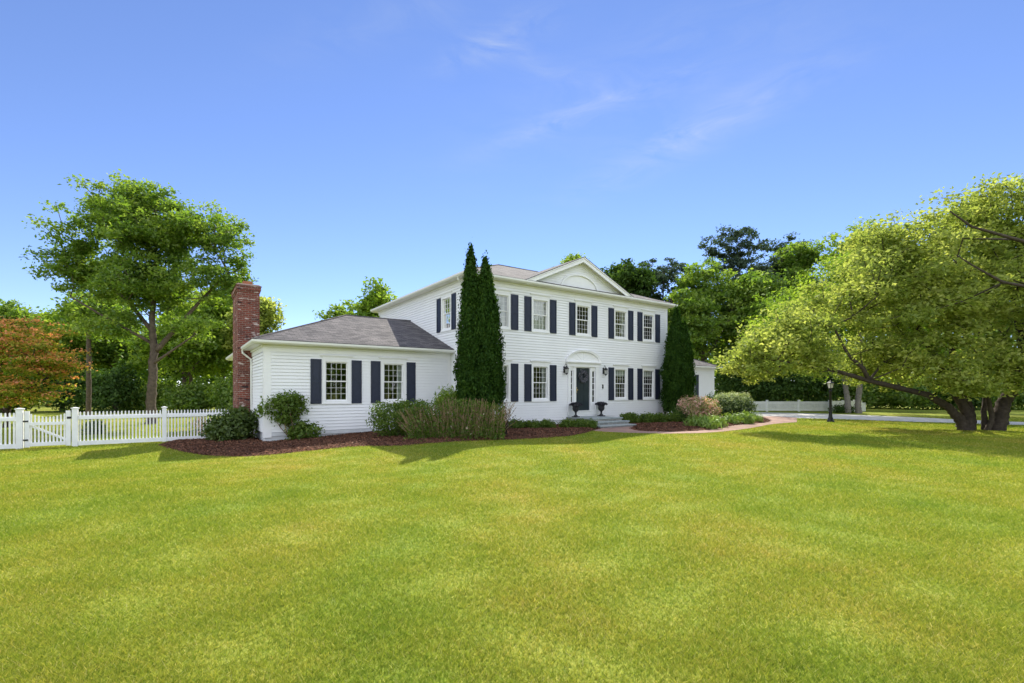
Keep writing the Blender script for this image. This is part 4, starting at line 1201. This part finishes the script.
# tall left tree
bx, by = gnd(151, 424, -.25)
tree('maple_tree', 'tall tree with a wide airy crown and a straight trunk behind the left fence', (bx, by),
     [T((0, 0, 0, .36), (.02, 0, .35, .27), (.05, 0, 2.2, .24), (.1, .1, 4.0, .21), (-.1, .2, 6.0, .16), (.1, .2, 9.0, .10), (.3, 0, 12, .04)),
      T((.1, .1, 4.0, .15), (1.2, .4, 5.6, .12), (2.6, .5, 7.2, .09), (4.2, .2, 8.6, .05)),
      T((.02, .05, 3.4, .10), (1.2, -.3, 4.0, .07), (2.9, -.8, 4.9, .04)),
      T((0, .15, 5.2, .13), (-1.5, .2, 7.0, .10), (-3.2, .1, 8.6, .06), (-4.6, 0, 9.6, .03)),
      T((-.05, .1, 4.6, .10), (-1.8, -.6, 5.8, .07), (-3.6, -1.0, 7.0, .04))],
     [E(0, 0, 10.6, 3.9, 3.8, 2.5), E(-2.7, 0, 9.7, 2.8, 3.0, 2.1), E(2.8, 0, 9.9, 2.7, 2.8, 2.2), E(-.9, 0, 12.4, 2.2, 2.2, 1.3), E(-4.0, 0, 8.6, 1.2, 2.2, 1.3), E(4.3, .2, 8.0, 1.3, 1.8, 1.1), E(0, 0, 7.6, 3.9, 3.2, 1.1), E(2.6, -.6, 5.6, 1.5, 1.4, .7), E(-2.2, -.4, 5.6, 1.6, 1.4, .8)],
     660, 105, .185, LM['maple'], M['bark'], 101, cr=.46, flat=.52, gap=.52, shell=.5)

# big multi-stemmed tree at right
bx, by = gnd(981, 430.5)
tree('crabapple_tree', 'big spreading yellow green tree with several leaning stems at the right edge', (bx, by),
     [T((-.55, .05, -.1, .27), (-.75, 0, .35, .22), (-1.5, -.2, 1.0, .16), (-2.5, -.4, 1.50, .13), (-4.9, -.5, 2.05, .10), (-6.3, -.6, 2.45, .08), (-8.6, -.6, 2.85, .04)),
      T((-4.9, -.5, 2.05, .10), (-5.3, -.7, 2.55, .09), (-5.9, -.8, 3.0, .06), (-6.4, -.6, 4.2, .03)),
      T((-.35, .1, -.1, .24), (-.55, .1, .9, .19), (-1.3, .2, 2.4, .15), (-2.4, .4, 4.6, .10), (-3.4, .6, 6.4, .05)),
      T((-.1, .3, -.1, .20), (-.1, .35, .9, .16), (-.5, .6, 2.6, .13), (-.6, .9, 5.0, .09), (-.8, 1.0, 7.4, .04)),
      T((.55, -.1, -.1, .30), (.75, -.1, .9, .26), (1.1, -.1, 1.8, .22), (1.5, -.2, 3.2, .17), (1.4, 0, 5.5, .11), (1.6, 0, 8.0, .05)),
      T((1.5, -.2, 3.2, .13), (.6, -2.4, 5.4, .09), (-1.8, -3.9, 6.3, .07), (-2.9, -4.1, 6.5, .055), (-4.3, -4.1, 6.9, .04), (-5.0, -4.1, 7.4, .02)),
      T((.6, -2.4, 4.6, .07), (-1.6, -3.9, 4.9, .06), (-3.4, -4.2, 5.1, .05), (-4.3, -4.2, 5.6, .03), (-4.8, -4.1, 6.0, .015)),
      T((1.0, -.1, 1.6, .16), (1.9, -.4, 2.9, .13), (3.2, -.7, 4.8, .09), (4.5, -1, 6.6, .04)),
      T((.3, .1, -.1, .14), (.2, .1, .8, .10), (.6, .3, 2.4, .08), (.4, .6, 4.5, .05)),
      T((.1, -.1, -.1, .13), (.25, -.2, .6, .10), (-.3, -.5, 1.8, .07), (-.9, -1.0, 3.2, .04))],
     [E(-.1, .2, 7.1, 4.2, 4.0, 2.6), E(-3.0, 0, 5.9, 3.1, 3.4, 2.2), E(-3.1, .2, 7.5, 2.2, 2.2, 1.4), E(3.4, 0, 7.2, 3.6, 3.6, 2.9), E(-5.4, .3, 4.5, 2.8, 2.8, 1.7), E(-7.6, .2, 3.9, 2.3, 2.4, 1.3), E(-9.0, .1, 3.0, 1.5, 1.9, 1.1), E(-7.4, -.4, 2.9, 1.5, 1.6, .7),
      E(-1.5, -1.8, 4.2, 3.0, 2.0, 1.5), E(2.6, -2.2, 4.2, 2.8, 1.8, 1.8), E(.8, .5, 9.1, 2.7, 2.4, .95), E(-.6, -3.0, 6.6, 2.2, 1.2, 1.2), E(1.6, -3.2, 7.0, 2.0, 1.0, 1.2), E(-3.6, -.6, 2.9, 2.0, 1.8, .8), E(-.8, -2.0, 2.7, 1.8, 1.2, .8), E(1.2, -2.0, 2.9, 1.8, 1.0, .9), E(-2.4, -1.6, 2.0, 1.4, 1.0, .5), E(3.4, -1.0, 2.6, 1.6, 1.4, 1.0), E(-.8, -1.5, 1.85, 1.5, .9, .42), E(1.9, -1.3, 2.1, 1.2, .9, .5), E(-2.8, 1.8, 3.0, 2.4, 1.6, 1.3)],
     1350, 84, .155, LM['lime'], M['barkdark'], 102, cr=.45, flat=.52, gap=.36, shell=.5, trunk_top=.10)

# second yellow-green tree beyond the lamp post
bx, by = at(856.5, 34.5)
tree('crabapple_tree', 'yellow green tree on pale twin trunks behind the lamp post', (bx, by),
     [T((.15, 0, -.1, .24), (.12, 0, .9, .20), (.25, 0, 2.2, .19), (.6, .2, 4.2, .17), (.4, .4, 7.0, .12), (0, .4, 10.5, .05)),
      T((-.55, .1, -.1, .25), (-.6, .1, 1.2, .20), (-.75, .2, 2.6, .17), (-1.2, .2, 5.0, .12), (-1.6, .2, 8.0, .06)),
      T((.3, -.1, 2.35, .15), (-.8, -.4, 2.55, .14), (-1.9, -.6, 2.95, .12), (-3.2, -.7, 3.5, .09), (-5.6, -.9, 3.9, .05)),
      T((.28, -.05, 2.4, .16), (-.3, -.2, 3.3, .15), (-1.3, -.4, 4.0, .11), (-2.6, -.4, 5.2, .07))],
     [E(.3, 0, 8.4, 4.2, 4.0, 3.0), E(-3.3, 0, 7.2, 3.6, 3.6, 2.6), E(-5.6, -.4, 5.6, 2.6, 3.0, 2.0), E(4.2, 0, 7.4, 3.8, 3.6, 3.0), E(2.5, -1, 4.1, 3.0, 2.4, 1.9), E(5.5, -1, 3.2, 2.2, 2.2, 1.6), E(0, 0, 10.6, 2.6, 2.6, 1.2), E(-3.2, -.8, 4.0, 2.2, 1.8, 1.2)],
     700, 80, .20, LM['fresh'], M['barkpale'], 103, cr=.78, flat=.55, gap=.2, shell=.5, trunk_top=.10)

# orange tipped tree at the left edge
bx, by = at(6, 24.0)
tree('japanese_maple', 'low spreading tree with orange tipped layered foliage at the left edge', (bx, by),
     [T((0, 0, 0, .16), (.1, 0, 1.0, .13), (-.3, 0, 2.4, .09), (-.2, 0, 4.2, .05)), T((.1, 0, 1.0, .10), (1.2, -.3, 1.9, .07), (2.6, -.5, 2.6, .04)), T((.05, 0, .8, .1), (-1.2, 0, 1.9, .07), (-2.8, -.2, 2.8, .04))],
     [E(0, 0, 4.3, 2.6, 2.4, 1.3), E(1.6, -.4, 3.5, 1.9, 1.8, 1.0), E(-2.0, 0, 3.8, 2.4, 2.2, 1.3), E(1.4, -.8, 1.9, 1.7, 1.5, .8), E(-1.5, -.6, 2.1, 2.2, 1.8, .9), E(2.3, -.2, 3.0, 1.2, 1.4, .7)],
     420, 90, .14, LM['autumn'], M['barkdark'], 104, cr=.55, flat=.26, gap=.25, shell=.4, up=1.0, tipattr=True)

# prototypes for the background wood, then copies
def broad(name, label, base, h, r, mat, seed, group, bark='bark', ncl=400, nleaf=60, ls=.27, clear=.25, gap=.30, cr=.68):
    rg = np.random.default_rng(seed+500)
    bl = []
    for k in range(7):
        t = rg.random(); an = rg.random()*6.283; rr_ = r*.62*math.sqrt(rg.random())*(1-.5*t)
        bl.append(E(rr_*math.cos(an), rr_*math.sin(an), h*(clear+.16+(.80-clear-.06)*t), r*(.46+.2*rg.random()), r*(.46+.2*rg.random()), h*.15))
    bl.append(E(0, 0, h*.84, r*.5, r*.5, h*.15)); bl.append(E(0, 0, h*.55, r*.8, r*.8, h*.24))
    return tree(name, label, base, [T((0, 0, 0, r*.065), (.1, 0, h*.12, r*.05), (0, .1, h*.45, r*.036), (.2, 0, h*.9, .04)),
                                   T((.05, .05, h*.3, r*.03), (r*.4, .3, h*.52, .07), (r*.65, .2, h*.66, .03)), T((.05, .05, h*.34, r*.03), (-r*.35, -.2, h*.55, .07), (-r*.6, -.2, h*.72, .03))],
                bl, ncl, nleaf, ls, mat, M[bark], seed, group, cr=cr, flat=.5, gap=gap, shell=.45, trunk_top=.09, rmin=.016)

G1 = 'trees of the wood behind the house'
back = [ # px, distance, top row, crown radius, look, label
 (738, 55, 227, 7.0, 'pine', 'dark blue green pine topping the wood right of the house'),
 (772, 57, 238, 4.6, 'pine', 'narrow dark pine beside the tallest pine, nearer the yellow green crowns'),
 (703, 47, 257, 5.4, 'maple', 'bright green oak in front of the dark pine right of the house'),
 (629, 50, 257, 4.7, 'dark', 'round dark green tree rising just right of the pediment'),
 (662, 53, 257, 5.2, 'pine', 'grey green pine between the pediment tree and the bright oak'),
 (757, 46, 272, 4.2, 'maple', 'mid green tree under the narrow pine'),
 (850, 50, 222, 5.4, 'maple', 'darker green tree showing above the yellow green crowns'),
 (806, 53, 240, 4.4, 'maple', 'green tree between the pines and the tree above the yellow crowns'),
 (570, 56, 257, 2.6, 'fresh', 'light treetop peeking over the roof left of the pediment apex'),
 (374, 45, 280, 2.9, 'fresh', 'rounded treetop above the roof of the left wing, beside the main house'),
 (337, 45, 303, 2.2, 'maple', 'small thin treetop just over the ridge of the left wing'),
 (925, 50, 240, 5.0, 'fresh', 'tree half hidden behind the big right tree'),
 (1000, 47, 225, 5.0, 'maple', 'tree at the far right behind the big spreading tree'),
 (12, 46, 305, 4.2, 'maple', 'tree behind the orange tipped tree at the left edge'),
 (62, 44, 306, 3.6, 'fresh', 'light green tree between the orange tipped tree and the bare trunk'),
 (115, 47, 292, 4.4, 'maple', 'tree behind the left fence, just right of the bare trunk'),
 (183, 43, 300, 4.0, 'fresh', 'light green tree just right of the tall left tree trunk'),
 (222, 46, 282, 4.0, 'fresh', 'light green tree left of the brick chimney'),
 (258, 44, 296, 2.8, 'lime', 'yellow green tree showing right of the brick chimney'),
 (190, 56, 296, 4.6, 'dark', 'dark tree deep in the left wood'),
]
for i, (px, d, top, r, mt, lab) in enumerate(back):
    h = 1.6+(391-top)*d/F
    b_ = at(px, d)
    nm = {'pine': 'pine_tree', 'fresh': 'oak_tree', 'maple': 'broadleaf_tree', 'dark': 'broadleaf_tree', 'lime': 'broadleaf_tree'}[mt]
    broad(nm, lab, b_, h, r, LM[mt], 200+i, G1, 'barkdark' if mt == 'pine' else 'bark', gap=.40 if mt == 'pine' else .33,
          ls=.34 if mt != 'pine' else .30, cr=.66 if mt != 'pine' else .5, clear=.2)
# bare trunk in front of the left wood
b_ = at(88.5, 31)
tree('pine_tree', 'slim bare brown trunk standing left of the tall tree, behind the gate', b_, [T((0, 0, 0, .16), (.02, 0, 2.5, .145), (0, 0, 5.5, .13), (.05, 0, 8.2, .05))],
     [E(0, 0, 7.2, 2.0, 2.0, 1.5), E(.5, 0, 6.0, 1.5, 1.5, .8)], 110, 50, .24, LM['maple'], M['bark'], 301, cr=.6)

# understory: dark evergreen shrubs along both wood edges
G2 = 'understory shrubs at the wood edge'
und = [(-40, 40, 2.6, 3.6), (5, 41, 2.6, 3.0), (70, 42, 2.2, 5.0), (112, 41, 2.3, 4.2), (150, 43, 2.4, 2.8), (192, 42, 2.2, 2.6), (236, 41, 2.0, 3.0), (262, 44, 2.4, 3.2),
       (742, 46, 2.6, 4.4), (782, 45, 2.8, 4.0), (826, 46, 2.8, 4.2), (876, 44, 2.6, 3.4), (915, 42, 2.6, 3.0), (958, 41, 2.4, 2.8), (1004, 41, 2.6, 3.0), (1050, 41, 2.6, 3.2)]
und_lab = ['dark evergreen shrub beyond the left end of the fence', 'dark evergreen shrub under the orange tipped tree', 'tall dark evergreen shrub just left of the bare trunk', 'tall dark evergreen shrub right of the bare trunk', 'mid green shrub right behind the tall left tree trunk',
           'mid green shrub midway between the tall left trunk and the chimney', 'mid green shrub just left of the chimney', 'dark evergreen shrub hidden behind the chimney', 'dark evergreen shrub behind the clipped boxwood', 'dark evergreen shrub behind the middle of the far fence',
           'dark evergreen shrub right behind the lamp post', 'mid green shrub right of the pale twin trunks', 'low green shrub left of the big right tree stems', 'low dark shrub directly behind the big right tree stems', 'low green shrub right of the big right tree stems', 'low dark shrub at the far right edge']
for i, ((px, d, r, h), lab) in enumerate(zip(und, und_lab)):
    shrub('woodland_shrub', lab, at(px, d), [E(0, 0, h*.42, r, r*.8, h*.46), E(.3*r, .2, h*.62, r*.6, r*.6, h*.38), E(-.4*r, 0, h*.5, r*.6, r*.6, h*.36)], 5200, .26, LM['maple' if i in (4, 5, 6, 11, 12, 14) else 'dark'], 400+i, G2, clump=10, cr=.22, stems=5)

# far wood: one mass behind everything, and the wood across the road behind the viewer that the windows mirror
def wood(name, label, spans, n, seed, hmin, hmax, mat):
    rg = np.random.default_rng(seed); Cs = []
    for (x0, y0, x1, y1, dep) in spans:
        m = int(n*math.hypot(x1-x0, y1-y0)/sum(math.hypot(a[2]-a[0], a[3]-a[1]) for a in spans))
        t = rg.random(m); dd = rg.normal(size=m)*dep
        L = math.hypot(x1-x0, y1-y0); nx, ny = -(y1-y0)/L, (x1-x0)/L
        hp = hmin+(hmax-hmin)*(.5+.28*np.sin(t*L*.55+seed)+.22*np.sin(t*L*1.3+2))
        z = hp*rg.random(m)**.75
        Cs.append(np.stack([x0+(x1-x0)*t+nx*dd, y0+(y1-y0)*t+ny*dd, z], 1))
    C = np.concatenate(Cs); k = len(C)
    C += rg.normal(size=C.shape)*.3
    C[:, 2] = np.abs(C[:, 2])
    o = npmesh(name, leafverts(C, .75*(.6+.8*rg.random(k)), .4, .6, rg), 4, mat, None, {'rnd': np.clip(.5*rg.random(k)+.5*(.5+.5*np.sin(C[:, 0]*.9+C[:, 2]*.7)), 0, 1)})
    tag(o, label, 'wood', kind='stuff')
wood('far_wood', 'mass of far woodland behind the gardens', [(-95, 62, 10, 68, 3), (10, 68, 100, 58, 3)], 52000, 5, 5.5, 9.0, LM['maple'])
wood('roadside_wood', 'woodland across from the house, seen mirrored in its windows', [(52, 24, 52, -8, 2), (52, -8, 22, -42, 2.5)], 30000, 9, 6.5, 10.5, LM['fresh'])

# ------------------------------------------------------------------ light, sky, camera
S = Vector((.13, 1.014, 1.0)).normalized()
sun = bpy.data.lights.new('sun', 'SUN'); sun.energy = 5.0; sun.angle = R(.53); sun.color = (1.0, .94, .80)
so = bpy.data.objects.new('sun', sun); col.objects.link(so); so.rotation_euler = S.to_track_quat('Z', 'Y').to_euler(); so.location = (5, 60, 60)

wd = bpy.data.worlds.new('World'); scene.world = wd; wd.use_nodes = True
nt = wd.node_tree; nt.nodes.clear()
out = N(nt, 'ShaderNodeOutputWorld'); bg = N(nt, 'ShaderNodeBackground'); bg.inputs['Strength'].default_value = .112
sky = N(nt, 'ShaderNodeTexSky'); sky.sky_type = 'NISHITA'; sky.sun_disc = False
sky.sun_elevation = math.asin(S.z); sky.sun_rotation = math.atan2(S.x, S.y)
sky.air_density = .82; sky.dust_density = 0; sky.ozone_density = 2.4; sky.altitude = 50
tc = N(nt, 'ShaderNodeTexCoord'); sp = N(nt, 'ShaderNodeSeparateXYZ'); LK(nt, tc.outputs['Generated'], sp.inputs[0])
def mth(op, a, b=None, c=None):
    n = N(nt, 'ShaderNodeMath', operation=op)
    for i, q in enumerate((a, b, c)):
        if q is None: continue
        if isinstance(q, (int, float)): n.inputs[i].default_value = q
        else: LK(nt, q, n.inputs[i])
    return n.outputs[0]
yy = mth('MAXIMUM', sp.outputs[1], .05)
u = mth('DIVIDE', sp.outputs[0], yy); v = mth('DIVIDE', sp.outputs[2], yy)
nz_ = N(nt, 'ShaderNodeTexNoise'); nz_.inputs['Scale'].default_value = 7; nz_.inputs['Detail'].default_value = 9; nz_.inputs['Roughness'].default_value = .62; nz_.inputs['Distortion'].default_value = .9
mpp = N(nt, 'ShaderNodeMapping'); mpp.inputs['Rotation'].default_value = (0, R(28), 0); mpp.inputs['Scale'].default_value = (1, 1, 3.5)
LK(nt, tc.outputs['Generated'], mpp.inputs[0]); LK(nt, mpp.outputs[0], nz_.inputs[0])
tot = None
for (cu, cv, an, la_, lb, k) in ((-.02, .735, 24, .13, .035, 1.0), (.13, .575, 22, .17, .020, 1.1), (.34, .52, 27, .20, .035, 1.25), (.30, .66, 22, .40, .10, .45), (.06, .68, 155, .16, .022, .6), (.55, .62, 25, .25, .05, .4), (-.2, .80, 20, .3, .06, .35)):
    c, s_ = math.cos(R(an)), math.sin(R(an))
    du = mth('SUBTRACT', u, cu); dv = mth('SUBTRACT', v, cv)
    p1 = mth('DIVIDE', mth('ADD', mth('MULTIPLY', du, c), mth('MULTIPLY', dv, s_)), la_)
    p2 = mth('DIVIDE', mth('SUBTRACT', mth('MULTIPLY', dv, c), mth('MULTIPLY', du, s_)), lb)
    g = mth('MULTIPLY', mth('EXPONENT', mth('MULTIPLY', mth('ADD', mth('MULTIPLY', p1, p1), mth('MULTIPLY', p2, p2)), -1)), k)
    tot = g if tot is None else mth('ADD', tot, g)
cl_ = mth('MULTIPLY', tot, mth('MAXIMUM', mth('MULTIPLY_ADD', nz_.outputs['Fac'], 4.0, -1.5), 0))
cl_ = mth('MINIMUM', mth('MULTIPLY', cl_, .23), .5)
wb = N(nt, 'ShaderNodeMix', data_type='RGBA', blend_type='MULTIPLY'); wb.inputs[0].default_value = 1; wb.inputs[7].default_value = (.965, .975, 1.18, 1)
LK(nt, sky.outputs[0], wb.inputs[6])
mix = N(nt, 'ShaderNodeMix', data_type='RGBA'); LK(nt, cl_, mix.inputs[0]); LK(nt, wb.outputs[2], mix.inputs[6]); mix.inputs[7].default_value = (4.2, 4.6, 5.2, 1)
# unseen bright clouds added behind the viewer to lift the shaded house front
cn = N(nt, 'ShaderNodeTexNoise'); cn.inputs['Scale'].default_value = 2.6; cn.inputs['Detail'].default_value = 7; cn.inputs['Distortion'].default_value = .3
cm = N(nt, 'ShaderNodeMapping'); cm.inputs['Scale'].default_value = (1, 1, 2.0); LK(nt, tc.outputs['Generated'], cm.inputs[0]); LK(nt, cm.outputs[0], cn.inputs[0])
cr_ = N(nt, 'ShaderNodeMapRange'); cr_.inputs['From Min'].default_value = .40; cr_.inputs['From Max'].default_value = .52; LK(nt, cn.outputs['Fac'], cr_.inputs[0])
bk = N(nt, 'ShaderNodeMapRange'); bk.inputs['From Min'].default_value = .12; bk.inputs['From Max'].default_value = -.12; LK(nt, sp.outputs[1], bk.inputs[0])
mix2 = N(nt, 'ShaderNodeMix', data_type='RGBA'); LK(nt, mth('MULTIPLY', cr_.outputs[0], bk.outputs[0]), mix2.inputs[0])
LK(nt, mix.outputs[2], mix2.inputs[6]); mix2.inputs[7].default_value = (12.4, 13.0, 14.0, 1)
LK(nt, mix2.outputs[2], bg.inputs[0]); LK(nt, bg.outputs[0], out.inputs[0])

cam = bpy.data.cameras.new('camera'); co = bpy.data.objects.new('camera', cam); col.objects.link(co)
cam.sensor_width = 36; cam.lens = F/1024*36; cam.shift_y = (391-341.5)/1024
co.location = (0, 0, 1.6); co.rotation_euler = (R(90), 0, 0); cam.clip_start = .05; cam.clip_end = 4000
scene.camera = co
vs = scene.view_settings; vs.view_transform = 'Standard'; vs.look = 'None'; vs.exposure = .6; vs.gamma = 1; vs.use_curve_mapping = False
scene.cycles.max_bounces = 8; scene.cycles.transparent_max_bounces = 16; scene.cycles.sample_clamp_indirect = 6
